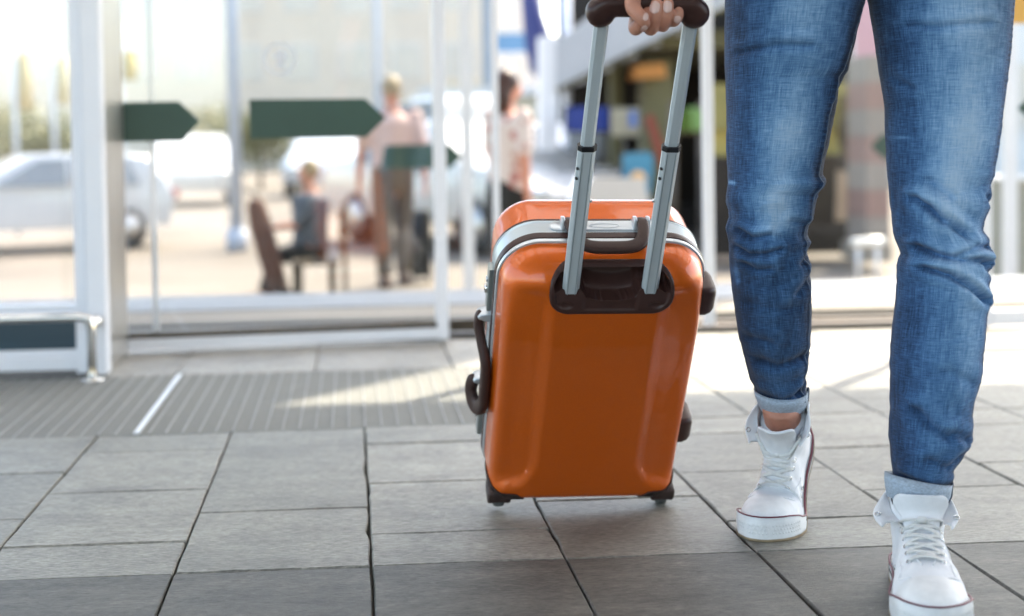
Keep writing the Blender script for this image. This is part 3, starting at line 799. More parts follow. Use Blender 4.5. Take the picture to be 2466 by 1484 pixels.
# wheels in their brown corner housings
for sx in (-1, 1):
    x = CX0+sx*.1395
    # brown cap moulded round the bottom corner of the shell
    zb0 = CZ0-HB; bm = bmesh.new(); bm.from_mesh(front.data)
    def side_d(c): return HA-(c.x-CX0)*sx
    bmesh.ops.delete(bm, geom=[f for f in bm.faces if side_d(f.calc_center_median()) > .085 or f.calc_center_median().z > zb0+.06], context='FACES')
    bmesh.ops.subdivide_edges(bm, edges=bm.edges[:], cuts=2, use_grid_fill=True)
    zc = lambda d: interp(d, [-.004,.004,.012,.024,.044,.052,.060,.066,.070], [.046,.040,.031,.0265,.0255,.0235,.016,.006,-.003])
    bmesh.ops.delete(bm, geom=[f for f in bm.faces if f.calc_center_median().z > zb0+zc(side_d(f.calc_center_median()))], context='FACES')
    bm.normal_update(); nn = [v.normal.copy() for v in bm.verts]
    for v, q in zip(bm.verts, nn): v.co += q*.0012
    cmb = MB(); bm.verts.index_update(); cmb.add([v.co.copy() for v in bm.verts], [[v.index for v in f.verts] for f in bm.faces]); bm.free()
    cme = modmesh(cmb, [('SOLIDIFY', dict(thickness=.0026, offset=0))]); link('corner_cap', cme, BROWN_D, sc)
    mb = MB(); xc = CX0+sx*(HA-.0235); dd = -sx
    mb.box((xc, -.006, .038), (.042, .044, .024), bev=.006)
    for off in (-.0150, .0150): mb.box((xc+off, -.006, .0345), (.0115, .040, .021), bev=.004)
    mb.tube(arr([Vector((xc+dd*.010, -.008, .030)), Vector((xc+dd*.030, -.010, .0335)), Vector((xc+dd*.042, -.006, .029)), Vector((xc+dd*.046, .0, .024))], n=5), .0055, 10, ends='round')
    h = link('wheel_housing', remeshed(mb, .0018, smooth=4), BROWN_D, sc)
    x = xc
    wv = MB(); prof = [(-.0102,.0), (-.0102,.0115), (-.0086,.0150), (-.004,.0166), (.004,.0166), (.0086,.0150), (.0102,.0115), (.0102,0.0)]
    rings = [[Vector((x+a, -.010+r*cos(t), .0262+r*sin(t))) for t in np.linspace(0, 2*pi, 29)[:-1]] for a, r in prof]
    wh = wv.loft(rings).build('wheel', WHEELM, sc)
    MB().tube([Vector((x-.018, -.010, .0262)), Vector((x+.018, -.010, .0262))], .0035, 10).build('axle', CHROME, h)

# ================================================================== PERSON
def denim_mat():
    m, nt, b = nodes_of('washed_blue_denim')
    uv = N(nt, 'ShaderNodeUVMap'); uv.uv_map = 'cloth'
    at_ = N(nt, 'ShaderNodeVertexColor'); at_.layer_name = 'wash'
    def tex(sx, sy, det=3.0, rough=.6):
        mp = N(nt, 'ShaderNodeMapping'); mp.inputs['Scale'].default_value = (sx, sy, 1); L(nt, uv.outputs[0], mp.inputs[0])
        no = N(nt, 'ShaderNodeTexNoise', Scale=1.0, Detail=det, Roughness=rough); L(nt, mp.outputs[0], no.inputs['Vector']); return no.outputs[0]
    warp = tex(900, 38); weft = tex(45, 800); blotch = tex(26, 15, 5, .65); streak = tex(150, 12, 3); fine = tex(1500, 1500, 1)
    def math_(op, a, c):
        n = N(nt, 'ShaderNodeMath', operation=op)
        for i, q in enumerate((a, c)):
            if isinstance(q, (int, float)): n.inputs[i].default_value = q
            else: L(nt, q, n.inputs[i])
        return n.outputs[0]
    sep = N(nt, 'ShaderNodeSeparateColor'); L(nt, at_.outputs[0], sep.inputs[0])
    w = sep.outputs[0]
    amp = lambda s, k: math_('MULTIPLY', math_('SUBTRACT', s, .5), k)
    v = math_('ADD', w, amp(warp, .62)); v = math_('ADD', v, amp(weft, .62)); v = math_('ADD', v, amp(blotch, .34)); v = math_('ADD', v, amp(streak, .26)); v = math_('ADD', v, amp(fine, .25))
    r = N(nt, 'ShaderNodeValToRGB'); e = r.color_ramp.elements
    e[0].position = 0.0; e[0].color = (.009,.017,.040,1); e[1].position = 1.0; e[1].color = (.39,.54,.70,1)
    for p, c in ((.22,(.017,.040,.092,1)),(.42,(.042,.112,.245,1)),(.62,(.105,.235,.42,1)),(.82,(.235,.40,.60,1))):
        q = r.color_ramp.elements.new(p); q.color = c
    L(nt, v, r.inputs[0]); L(nt, r.outputs[0], b.inputs['Base Color'])
    b.inputs['Roughness'].default_value = .9; b.inputs['Specular IOR Level'].default_value = .2
    b.inputs['Sheen Weight'].default_value = .12; b.inputs['Sheen Roughness'].default_value = .5
    hh = math_('ADD', warp, weft); hh = math_('ADD', hh, math_('MULTIPLY', blotch, .8))
    bp = N(nt, 'ShaderNodeBump', Strength=.35, Distance=.0016); L(nt, hh, bp.inputs['Height']); L(nt, bp.outputs[0], b.inputs['Normal'])
    return m
DENIM = denim_mat()
CUFFM = M('pale_inner_denim', (.40,.475,.56), rough=.9, var=.28, vs=260, bump=.4, bs=700, stretch=(1,1,2.2))
SELV = M('dark_overlock_stitch', (.03,.045,.075), rough=.9, var=.6, vs=400)
THREAD = M('pale_thread', (.22,.27,.34), rough=.9)
SKIN = M('skin', (.53,.235,.155), rough=.5, var=.14, vs=45, bump=.14, bs=420)
MATS['skin'].node_tree.nodes['Principled BSDF'].inputs['Subsurface Weight'].default_value = .12
MATS['skin'].node_tree.nodes['Principled BSDF'].inputs['Subsurface Radius'].default_value = (.008,.003,.0015)
NAIL = M('fingernail', (.70,.47,.41), rough=.28, var=.05)
CANVAS = M('white_canvas', (.82,.825,.845), rough=.9, var=.05, vs=45, bump=.28, bs=950)
RUBW = M('white_rubber', (.77,.77,.765), rough=.5, var=.10, vs=35, bump=.1, bs=120)
LACE = M('white_lace', (.80,.795,.77), rough=.9, var=.06, vs=200, bump=.6, bs=1200)
MAROON = M('maroon_stripe', (.14,.018,.035), rough=.5)
BLKLINE = M('black_stripe', (.018,.02,.03), rough=.5)
EYEL = M('nickel_eyelet', (.66,.67,.68), rough=.22, metal=.9)
SOCK = M('white_ribbed_sock', (.70,.72,.76), rough=.95, bump=.5, bs=300)
SHIRT = M('plain_grey_shirt', (.30,.31,.33), rough=.9)
HAIRD = M('dark_brown_hair', (.03,.018,.012), rough=.6, var=.5, vs=90, stretch=(1,1,.1))

pc = atk(2090, 700, 1.97)
person = tag(empty('person', (pc.x, 1.97, 0)), 'person in washed blue jeans and white high top sneakers pulling the orange suitcase', 'person')
PO = Vector((pc.x, 1.97, 0))

# ---- trouser legs, measured left / right outline and assumed depth along the leg  (pixels of the 2466 px picture)
RL = dict(  # the person's right leg, on the left in the picture
 ly=[-150,-60,0,71,130,308,440,470,486,505,522,550,583,620,703,780,815,865,915,935,965],
 lx=[1752,1752,1752,1751,1751,1754,1755,1751,1752,1759,1761,1752,1757,1758,1767,1777,1781,1796,1810,1822,1826],
 ry=[-150,-60,0,110,159,175,192,240,300,379,423,440,452,467,500,528,545,565,583,599,670,736,791,815,848,894,920,945,965],
 rx=[2118,2090,2072,2048,2034,2028,2017,2008,1998,1982,1975,1982,1974,1960,1957,1954,1944,1941,1946,1938,1946,1951,1949,1946,1940,1934,1933,1934,1934],
 dy=[-150,0,200,400,520,620,800,940,1010], d=[1.985,1.985,2.0,2.02,2.03,2.05,2.12,2.18,2.20])
LL = dict(
 ly=[-150,-60,0,82,181,258,385,495,560,600,612,625,640,681,753,833,904,1000,1053,1107,1135,1165],
 lx=[2060,2086,2102,2116,2130,2140,2144,2152,2158,2172,2177,2169,2166,2168,2160,2152,2149,2149,2146,2151,2153,2156],
 ry=[-150,-60,0,110,209,319,423,445,458,480,500,530,553,570,590,612,630,650,742,815,894,947,997,1053,1100,1128,1165],
 rx=[2436,2428,2423,2416,2405,2394,2380,2369,2367,2372,2371,2360,2356,2365,2372,2370,2364,2371,2367,2361,2350,2339,2330,2325,2307,2286,2279],
 dy=[-150,0,300,600,900,1165], d=[1.985,1.965,1.94,1.915,1.90,1.905])
CRE_R = [([(1763,590),(1785,607),(1820,605),(1851,594)],2.6,6,1),([(1776,627),(1798,642),(1829,640)],1.8,6,1),([(1763,548),(1789,568),(1824,561)],2.4,7,1),
         ([(1877,528),(1912,534)],1.2,7,1),([(1815,857),(1851,870),(1913,852)],2.6,11,-1),([(1830,945),(1868,955),(1921,935)],2.2,9,1),([(1890,700),(1935,660)],1.4,10,1),
         ([(1775,800),(1830,812)],1.4,10,1),([(1925,905),(1905,945)],1.8,7,1),([(1760,130),(1830,118),(1900,122)],1.6,9,1),([(1990,230),(2025,190)],1.6,8,1),([(1945,600),(1905,630)],1.6,8,1),([(1955,465),(1978,440)],2,6,1),
         ([(1790,720),(1850,735),(1900,728)],1.0,12,1)]
CRE_L = [([(2176,473),(2215,513),(2255,544),(2281,563)],3.8,9,1),([(2185,587),(2220,605),(2264,618),(2303,618),(2334,629)],4.0,8,1),([(2198,638),(2242,653),(2286,680),(2334,717)],4.2,8,1),
         ([(2198,434),(2237,469)],2.0,10,1),([(2264,605),(2299,590),(2352,592)],3.0,8,-1),([(2198,491),(2224,526)],2.0,9,1),([(2181,975),(2203,1006),(2242,1037)],2.8,12,1),
         ([(2256,1024),(2291,1046)],2.0,12,1),([(2159,1138),(2212,1155),(2264,1164)],2.4,9,1),([(2240,880),(2300,905)],1.2,14,1),([(2310,70),(2200,78),(2150,70)],1.6,9,1),
         ([(2205,1090),(2250,1110),(2290,1085)],1.8,10,1),([(2330,640),(2364,655)],2,7,1),([(2340,470),(2370,500)],1.6,7,1),([(2128,185),(2160,215)],1.6,8,1)]
def seg_dist(x, y, pl):
    best = 1e9; sg = 1
    for (x0, y0), (x1, y1) in zip(pl, pl[1:]):
        dx, dy = x1-x0, y1-y0; t = max(0, min(1, ((x-x0)*dx+(y-y0)*dy)/(dx*dx+dy*dy)))
        ex, ey = x-x0-t*dx, y-y0-t*dy; q = math.hypot(ex, ey)
        if q < best: best = q; sg = 1 if (dx*ey-dy*ex)*(1 if dx >= 0 else -1) > 0 else -1
    return best, sg
from mathutils import noise as mnoise
def leg_frame(D, y):
    l = interp(y, D['ly'], D['lx']); r = interp(y, D['ry'], D['rx']); d = interp(y, D['dy'], D['d'])
    pl, pr = atk(l, y, d), atk(r, y, d)
    return (pl+pr)/2, (pr-pl).length/2, l, r
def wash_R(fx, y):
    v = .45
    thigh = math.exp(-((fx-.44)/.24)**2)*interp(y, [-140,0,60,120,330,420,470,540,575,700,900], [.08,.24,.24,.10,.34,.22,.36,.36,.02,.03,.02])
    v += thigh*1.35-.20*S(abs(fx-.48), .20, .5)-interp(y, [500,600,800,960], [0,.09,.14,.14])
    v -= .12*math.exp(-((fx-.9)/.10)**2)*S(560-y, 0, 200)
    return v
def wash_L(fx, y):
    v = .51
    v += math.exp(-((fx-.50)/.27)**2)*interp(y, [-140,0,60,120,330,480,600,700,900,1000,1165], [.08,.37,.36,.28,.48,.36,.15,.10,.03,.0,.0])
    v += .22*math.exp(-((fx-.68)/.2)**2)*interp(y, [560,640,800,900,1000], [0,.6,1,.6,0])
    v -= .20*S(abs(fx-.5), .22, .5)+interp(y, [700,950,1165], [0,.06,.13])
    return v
def wash_detail(leg, x, y):
    v = 0
    marks = ([(1757,437,5,5,.5),(1765,650,4,14,.35),(1768,672,3,10,.35)] if leg == 'R' else [(2150,330,14,4,.2),(2335,690,5,30,.12)])
    for a, b, c, d, k in marks: v += k*math.exp(-((x-a)/c)**2-((y-b)/d)**2)
    return v
SEAM = []
def build_leg(name, D, cre, wash, leg, y_end, seam_side):
    NT = 144
    ys = np.arange(-150, y_end+.1, 3.0)
    rows = []; uvs = []; cols = []
    prev = None; vlen = 0
    for y in ys:
        c, a, l, r = leg_frame(D, y); b = a*interp(y, [-150,0,300,600,900,1165], [1.08,1.08,1.06,1.02,1.04,1.02])
        if prev is not None: vlen += (c-prev).length
        prev = c
        ring = []; uv = []; co = []
        for k in range(NT+1):
            th = 2*pi*k/NT-pi                      # 0 faces the camera
            s_, c_ = sin(th), cos(th)
            fx = (s_+1)/2; x = l+(r-l)*fx
            off = 0.0; sh = 0.0
            front = S(c_, .08, .55)
            if front > 0:
                for pl, A, w, sd in cre:
                    if abs(y-pl[0][1]) > 150: continue
                    q, sg = seg_dist(x, y, pl)
                    if q < 7*w:
                        q *= sg*sd
                        off += A*(-1.25*math.exp(-(q/(w*.85))**2)+.95*math.exp(-((q+2.1*w)/(1.6*w))**2)+.5*math.exp(-((q-2.2*w)/(1.7*w))**2))*front*.0020
            p3 = Vector((x*.012, y*.010, (0 if c_ > 0 else 7)+(3 if leg == 'L' else 0)))
            soft = interp(y, [-150,300,450,620,760,900,1150], [.0016,.0016,.0034,.0042,.0026,.0034,.0038])
            off += soft*mnoise.fractal(p3, .7, 2.1, 3)*(.35+.65*abs(c_))
            off += .0006*mnoise.noise(Vector((x*.05, y*.09, 2)))*front
            # puckered inseam
            sx_ = seam_side(y); q = (fx-sx_)
            if c_ > 0 and abs(q) < .06:
                off += .0013*math.exp(-(q/.012)**2)+.0007*math.exp(-((q+.022)/.016)**2)*sin(y*.42)
                sh = .10*math.exp(-((q-.012)/.008)**2)-(.12+.10*sin(y*.42))*math.exp(-((q+.020)/.016)**2)
            dirv = Vector((s_*a, -c_*b, 0)); n_ = Vector((s_/a, -c_/b, 0)).normalized()
            ring.append(c+dirv+n_*off)
            uv.append((k/NT*.46, vlen))
            co.append(max(0, min(1, wash(fx, y) + sh + wash_detail(leg, x, y) + off*14)) if c_ > -.1 else wash(fx, y)-.05)  # fold shading also painted into the tone: creases darker, ridges paler
        rows.append(ring); uvs.append(uv); cols.append(co)
        ks = min(range(NT//4, 3*NT//4), key=lambda k: abs((sin(2*pi*k/NT-pi)+1)/2-seam_side(y)-.012)); SEAM.append((name, ring[ks]-PO+(ring[ks]-c).normalized()*.0004))
    m = len(rows); w = NT+1
    vs = [p-PO for r_ in rows for p in r_]; fs = []
    for i in range(m-1):
        for k in range(NT): fs.append((i*w+k, (i+1)*w+k, (i+1)*w+k+1, i*w+k+1))
    return vs, fs, [q for r_ in uvs for q in r_], [q for r_ in cols for q in r_]
def jeans():
    V, Fc, U, Cc = [], [], [], []
    inseamR = lambda y: interp(y, [-150,0,110,200,300,420,520,700,960], [.95,.94,.88,.86,.84,.86,.86,.87,.86])
    inseamL = lambda y: interp(y, [-150,0,300,620,800,1165], [.93,.93,.92,.93,.95,.96])
    for args in (('r', RL, CRE_R, wash_R, 'R', 963, inseamR), ('l', LL, CRE_L, wash_L, 'L', 1163, inseamL)):
        vs, fs, uv, co = build_leg(*args); o = len(V)
        V += vs; Fc += [tuple(i+o for i in f) for f in fs]; U += uv; Cc += co
    # hips above the frame: one loft joining both legs
    cR, aR, _, _ = leg_frame(RL, -150); cL, aL, _, _ = leg_frame(LL, -150)
    cc = (cR+cL)/2-PO; W = (cL-cR).length/2+aL*.98
    rings = []
    for dz, k, dp in ((-.045,.82,.085),(-.012,.97,.112),(.05,1.02,.118),(.12,.98,.108),(.19,.9,.098),(.23,.88,.095)):
        rings.append([cc+Vector((W*k*sin(t), -dp*cos(t), dz+.02)) for t in np.linspace(-pi, pi, 49)])
    o = len(V); w = 49
    V += [p for r_ in rings for p in r_]
    for i in range(len(rings)-1):
        for k in range(48): Fc.append((o+i*w+k, o+i*w+k+1, o+(i+1)*w+k+1, o+(i+1)*w+k))
    U += [(k/48*1.0, 1.2+i*.05) for i in range(len(rings)) for k in range(w)]; Cc += [.50]*(len(rings)*w)
    me = bpy.data.meshes.new('jeans'); me.from_pydata([tuple(p) for p in V], [], Fc); me.update()
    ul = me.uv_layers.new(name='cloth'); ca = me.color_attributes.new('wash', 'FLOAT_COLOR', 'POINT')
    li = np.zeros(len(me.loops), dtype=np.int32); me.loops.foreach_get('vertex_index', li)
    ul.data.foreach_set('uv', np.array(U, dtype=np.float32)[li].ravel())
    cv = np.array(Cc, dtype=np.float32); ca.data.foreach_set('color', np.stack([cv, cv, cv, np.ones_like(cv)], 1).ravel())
    return link('jeans', me, DENIM, person)
jn = jeans()
for nm in ('r', 'l'):
    pth = [p for n_, p in SEAM if n_ == nm]
    MB().tube(pth, .0005, 6).build('seam_stitching', THREAD, jn)
# ---- turned up cuffs
def cuff(top, bot, d_top, d_bot, seam_fx):
    """top / bot: three (x, y) points (left, middle, right) of the cuff's upper and lower front edge"""
    mb = MB(); NT = 72; rings = []
    def edge(e, d, grow):
        l, m_, r = e; pl, pr = atk(l[0], (l[1]+r[1])/2, d), atk(r[0], (l[1]+r[1])/2, d)
        c = (pl+pr)/2; a = (pr-pl).length/2
        out = []
        for k in range(NT):
            t = 2*pi*k/NT-pi; s_, c_ = sin(t), cos(t); f = (s_+1)/2
            ylin = l[1]+(r[1]-l[1])*f
            sag = m_[1]-(l[1]+r[1])/2
            y = ylin+sag*c_*(1 if c_ > 0 else .7)
            dep = d-c_*a*.98
            px_ = l[0]+(r[0]-l[0])*f
            wob = .0016*mnoise.noise(Vector((t*1.6, grow*40, l[0])))
            q = Vector((c.x+s_*(a+grow+wob), dep-c_*grow, atk(px_, y, dep).z))
            out.append(q-PO)
        return out
    T0 = edge(top, d_top, -.006); T1 = edge(top, d_top, -.001); 
    tu = [(x, y-5) for x, y in top]
    Tu = edge(tu, d_top, .0012)
    mid = [((a[0]+b[0])/2, (a[1]+b[1])/2) for a, b in zip(top, bot)]
    M1 = edge([(a[0]*.75+b[0]*.25, a[1]*.75+b[1]*.25) for a, b in zip(top, bot)], d_top, .0022); Mi = edge(mid, (d_top+d_bot)/2, .0026)
    B0 = edge(bot, d_bot, .0014); B1 = edge([(x, y+2.5) for x, y in bot], d_bot, -.0015); B2 = edge(bot, d_bot, -.006)
    mb.loft([T0, T1, Tu, M1, Mi, B0, B1, B2], cap=False)
    o = mb.build('cuff', CUFFM, jn)
    # overlocked seam at the side
    sm_ = MB(); k = min(range(NT), key=lambda i: abs((sin(2*pi*i/NT-pi)+1)/2-seam_fx)+(0 if cos(2*pi*i/NT-pi) > -.15 else 5))
    for ring in ([[Tu, M1, Mi, B0]]):
        pth = arr([Vector(r_[k]) for r_ in ring], n=6)
        sm_.tube(pth, [(.0022, .0042)]*len(pth), n=8, ends='round', up=(sin(2*pi*k/NT-pi), -cos(2*pi*k/NT-pi), 0))
    sm_.build('overlock_seam', SELV, o)
    return o
cuff([(1819,944),(1868,968),(1941,938)], [(1835,988),(1882,1003),(1936,972)], 2.182, 2.198, .995)
cl_ = cuff([(2137,1142),(2210,1170),(2285,1168)], [(2142,1196),(2205,1218),(2270,1216)], 1.90, 1.90, .985)
# inner side seam of the left cuff
# ---- shoes -------------------------------------------------------
SL = .292                                   # shoe length, heel y=0, toe y=SL
wy = [0,.012,.03,.06,.10,.14,.175,.205,.235,.258,.275,.286,.292]
ww = [.010,.024,.0325,.0350,.0335,.0365,.0435,.0485,.0480,.0425,.0330,.0210,.006]
cxs = [0,0,0,0,0,.001,.002,.003,.003,.002,.001,0,0]
def sole_outline(grow=0.0, n=44):
    t = [.5-.5*cos(pi*i/n) for i in range(n+1)]; right, left = [], []
    for q in t:
        y = q*SL; w = interp(y, wy, ww); w = max(w, 0); c = interp(y, wy, cxs)
        right.append((c+w+grow*min(1, w/.02), y)); left.append((c-w-grow*min(1, w/.02), y))
    out = right+left[::-1][1:-1]
    # push toe and heel ends out
    return [(x, y+(grow if y > SL-.004 else (-grow if y < .004 else 0))) for x, y in out]
def top_h(y): return interp(y, [0,.02,.10,.118,.135,.155,.175,.20,.225,.25,.27,.285,.292], [.10,.105,.125,.118,.104,.090,.079,.069,.0615,.0565,.051,.043,.034])
def make_shoe(xf, side, flapL, flapR, tongue, sock_top, prefix_label, col=.1745, rows=7):
    """parts of one high top sneaker in its own coordinates, placed by xf"""
    sh_mb = MB(); rings = []
    for y in np.concatenate([np.linspace(.004,.02,4), np.linspace(.03,.26,32), np.linspace(.264,.2905,10)]):
        w = interp(y, wy, ww)-.0008; c = interp(y, wy, cxs); h = top_h(y); ring = []
        for k in range(40):
            t = 2*pi*k/40; s_, c_ = sin(t), cos(t)
            if s_ >= 0: x = w*math.copysign(abs(c_)**.80, c_); z = .016+(h-.016)*abs(s_)**.86
            else: x = w*math.copysign(abs(c_)**.6, c_); z = .016-.010*abs(s_)**.6
            ring.append(Vector((c+x, y, z)))
        rings.append(ring)
    sh_mb.loft(rings)
    rings = []
    for z in np.linspace(.03, .178, 26):
        q = (z-.03)/.148
        cy = .062+.006*q; ry = .056-.002*S(q,.2,.6)+.004*S(q,.75,1); rx = .0335+.004*S(q,.1,.5)+.0035*S(q,.7,1)
        rings.append([Vector((rx*math.copysign(abs(cos(t))**.9, cos(t)), cy+ry*math.copysign(abs(sin(t))**.9, sin(t)), z)) for t in np.linspace(0, 2*pi, 49)[:-1]])
    sh_mb.loft(rings)
    me = remeshed(sh_mb, .0026, smooth=14)
    # soft creases in the cloth
    for v in me.vertices:
        p = v.co; n = v.normal
        k = .0011*mnoise.fractal(Vector((p.x*26, p.y*30, p.z*38+side*5)), .8, 2, 3)
        if .12 < p.y < .215 and p.z > .03: k += .0011*sin(p.y*230+p.z*60+8*p.x)*S(p.y,.12,.15)*(1-S(p.y,.19,.215))*S(abs(p.x), .012, .03)
        v.co = p+n*k
    bm = bmesh.new(); bm.from_mesh(me)
    dele = [f for f in bm.faces if f.calc_center_median().z > col-.012*S(f.calc_center_median().y, .07, .115)]       # open the collar
    bmesh.ops.delete(bm, geom=dele, context='FACES'); bm.to_mesh(me); 
    bm.normal_update()
    bvh = BVHTree.FromBMesh(bm)
    bm.free()
    shoe = bpy.data.objects.new('sneaker', me); COL.objects.link(shoe); me.materials.append(CANVAS)
    me.polygons.foreach_set('use_smooth', [True]*len(me.polygons)); shoe.parent = person
    shoe['label'] = prefix_label
    def surf(x, y, lift=.0, dirv=Vector((0, .55, .83))):
        """point of the upper over (x, y) seen along the instep"""
        o = Vector((x, y, top_h(y) if y > .125 else .12))
        if y <= .125: o = Vector((x, .10, .118+(.125-y)*1.9)); dirv = Vector((0,1,.12))
        dirv = dirv.normalized()
        h, n, _, _ = bvh.ray_cast(o+dirv*.12, -dirv, .3)
        if h is None or (h-o).length > .045: h, n, _, _ = bvh.find_nearest(o-dirv*.004)
        return h+n*lift, n
    def part(mb, name, mat, smooth=True):
        mb.v = [tuple(xf(Vector(p))-PO) for p in mb.v]; return mb.build(name, mat, shoe, smooth)
    # rubber sole band (higher round the toe)
    ol = sole_outline(.0030); n = len(ol)
    fh = lambda y: interp(y, [0,.02,.10,.19,.222,.238,.26,SL], [.030,.027,.025,.026,.028,.034,.038,.039])
    ru = MB(); inn = sole_outline(-.004)
    for d, zf in (): pass
    rr = [[Vector((x*.9, .004+y*.975, .0)) for x, y in ol], [Vector((x*.985, y, .0015)) for x, y in ol], [Vector((x, y, .006)) for x, y in ol],
          [Vector((x, y, fh(y)*.6)) for x, y in ol], [Vector((x*.995, y-.001*S(y,.25,.28), fh(y)-.0015)) for x, y in ol], [Vector((x*.98, y-.003*S(y,.25,.28), fh(y))) for x, y in ol], [Vector((x, y, fh(y)-.004)) for x, y in inn]]
    ru.loft(rr, cap=False); ru.f.append(tuple(range(n-1, -1, -1)))
    part(ru, 'rubber_sole', RUBW)
    os_ = MB(); oo = sole_outline(.0036); os_.loft([[Vector((x, y, z)) for x, y in oo] for z in (.0002, .0042)], cap=False); os_.f.append(tuple(range(len(oo)-1, -1, -1))); part(os_, 'outsole', M('tan_outsole', (.36,.27,.17), rough=.8, var=.3, vs=40))
    # bumper texture: small raised diamonds round the toe
    bu = MB(); o2 = [(x, y) for x, y in sole_outline(.0034, 90)]
    idx = [i for i, (x, y) in enumerate(o2) if y > .232]
    L_ = 0; pts = []
    order = sorted(idx, key=lambda i: math.atan2(o2[i][0], o2[i][1]-.2))
    acc = [0]
    for i0, i1 in zip(order, order[1:]): acc.append(acc[-1]+math.hypot(o2[i1][0]-o2[i0][0], o2[i1][1]-o2[i0][1]))
    xs_ = [o2[i][0] for i in order]; ys_ = [o2[i][1] for i in order]
    tot = acc[-1]; nd = 30
    for r_ in range(3):
        for k in range(nd):
            a = (k+.5+.5*(r_ % 2))/nd*tot
            if a > tot*.995: continue
            def pa(q): return Vector((float(np.interp(q, acc, xs_)), float(np.interp(q, acc, ys_)), 0))
            c = pa(a); tv = (pa(min(a+.002, tot))-pa(max(a-.002, 0))).normalized(); nv = Vector((tv.y, -tv.x, 0))
            if nv.dot(c-Vector((.002, .2, 0))) < 0: nv = -nv
            z = .0135+r_*.0058; hw_ = tot/nd*.40
            b0 = c+Vector((0,0,z))
            bu.add([b0-tv*hw_, b0+Vector((0,0,-.0026)), b0+tv*hw_, b0+Vector((0,0,.0026)), b0+nv*.0007], [(0,1,4),(1,2,4),(2,3,4),(3,0,4)])
    part(bu, 'bumper_diamonds', RUBW, False)['kind'] = 'stuff'
    # maroon line along the top of the rubber, black line along the side
    st = MB(); st.tube([Vector((x*1.0, y, fh(y)+.0002)) for x, y in sole_outline(.0026)], [(.0012, .0017)]*n, n=8, closed=True, up=(0,0,1)); part(st, 'maroon_line', MAROON)
    for sg in (1, -1):
        pts = [(x, y) for x, y in sole_outline(.0034) if x*sg > .004 and .012 < y < .205]; pts.sort(key=lambda p: p[1])
        bl = MB(); bl.tube([Vector((x, y, .0165)) for x, y in pts], [(.0016, .0007)]*len(pts), n=6, up=(0,0,1)); part(bl, 'black_line', BLKLINE)
    # toe cap: smooth rubber dome with a stitched edge
    tc_ = MB(); rings = []
    for y in np.concatenate([np.linspace(.2335,.262,9), np.linspace(.266,.290,9)]):
        w = interp(y, wy, ww)-.0004; c = interp(y, wy, cxs); h = top_h(y)+.0012
        rings.append([Vector((c+w*math.copysign(abs(cos(t))**.80, cos(t)), y+.012*abs(cos(t))**2*0-.010*(1-abs(cos(t)))*0, .016+(h-.016)*abs(sin(t))**.86)) for t in np.linspace(0, pi, 37)])
    tc_.loft(rings, closed=False, cap=False); part(tc_, 'toe_cap', RUBW)
    edge = arr([surf(x, y, .0008)[0] for x, y in ((-.044,.212),(-.036,.2265),(-.022,.234),(0,.2365),(.022,.234),(.036,.2265),(.046,.212))], n=6)
    e_ = MB(); e_.tube(edge, .0009, 6); part(e_, 'stitched_edge', CANVAS)
    # eyelet stays
    ey = [.196,.180,.165,.151,.138,.127,.112]
    exw = [.0215,.0222,.0228,.0234,.0240,.0246,.0252]
    ey, exw = ey[:rows], exw[:rows]
    for sg in (-1, 1):
        line = [surf(sg*(x-.0105), y, .0012)[0] for x, y in zip(exw, ey)]
        s_ = MB(); s_.tube(arr([surf(sg*.007, .207, .0010)[0]]+line, n=5), [(.0011,.0016)]*len(arr([line[0]]+line, n=5)), 6); part(s_, 'stay_edge', CANVAS)
        line2 = [surf(sg*(x+.010), y, .0006)[0] for x, y in zip(exw, ey)]
        s_ = MB(); s_.tube(arr([surf(sg*.034, .222, .0005)[0], surf(sg*.031, .206, .0006)[0]]+line2, n=5), .0006, 5); part(s_, 'stay_stitching', CANVAS)
    holes = {}
    for sg in (-1, 1):
        for i, (x, y) in enumerate(zip(exw, ey)):
            p, nv = surf(sg*x, y, .0008); holes[(sg, i)] = (p, nv)
            u = nv.cross(Vector((1,0,0))).normalized(); v_ = nv.cross(u).normalized()
            e_ = MB(); e_.tube([p+(u*cos(t)+v_*sin(t))*.0031 for t in np.linspace(0, 2*pi, 17)[:-1]], .0011, 6, closed=True, up=nv); eo = part(e_, 'eyelet', EYEL)
            e_ = MB(); e_.add([p+nv*.0001+(u*cos(t)+v_*sin(t))*.0026 for t in np.linspace(0, 2*pi, 13)[:-1]], [tuple(range(12))]); part(e_, 'eyelet_hole', M('dark_hole', (.05,.05,.055), rough=.9))
    # flat laces, crossed
    def lace(a, b, lift, wdt=.0036, sag=0):
        pts = []
        for t in np.linspace(0, 1, 13):
            x = a[0]+(b[0]-a[0])*t; y = a[1]+(b[1]-a[1])*t
            p, nv = surf(x, y, .0016+lift*sin(pi*t)); pts.append((p, nv))
        lm = MB(); rings = []
        for i, (p, nv) in enumerate(pts):
            tv = (pts[min(i+1, 12)][0]-pts[max(i-1, 0)][0]).normalized(); sv = tv.cross(nv).normalized()
            wv = wdt*(.62+.38*sin(pi*min(1, max(0, i/12)))); rings.append([p+sv*wv*cos(q)+nv*.0012*sin(q) for q in np.linspace(0, 2*pi, 11)[:-1]])
        lm.loft(rings); part(lm, 'lace', LACE)
    lace((-exw[0], ey[0]), (exw[0], ey[0]), .0045)
    for i in range(rows-2):
        lace((-exw[i], ey[i]), (exw[i+1], ey[i+1]), .0025+.0010*(i % 2)); lace((exw[i], ey[i]), (-exw[i+1], ey[i+1]), .0040-.0010*(i % 2))
    # bow: knot, two loops, two ends
    kp, kn = surf(0, ey[rows-2]-.002, .006)
    b_ = MB(); b_.ball(kp, (.0075,.005,.005), 12, 8)
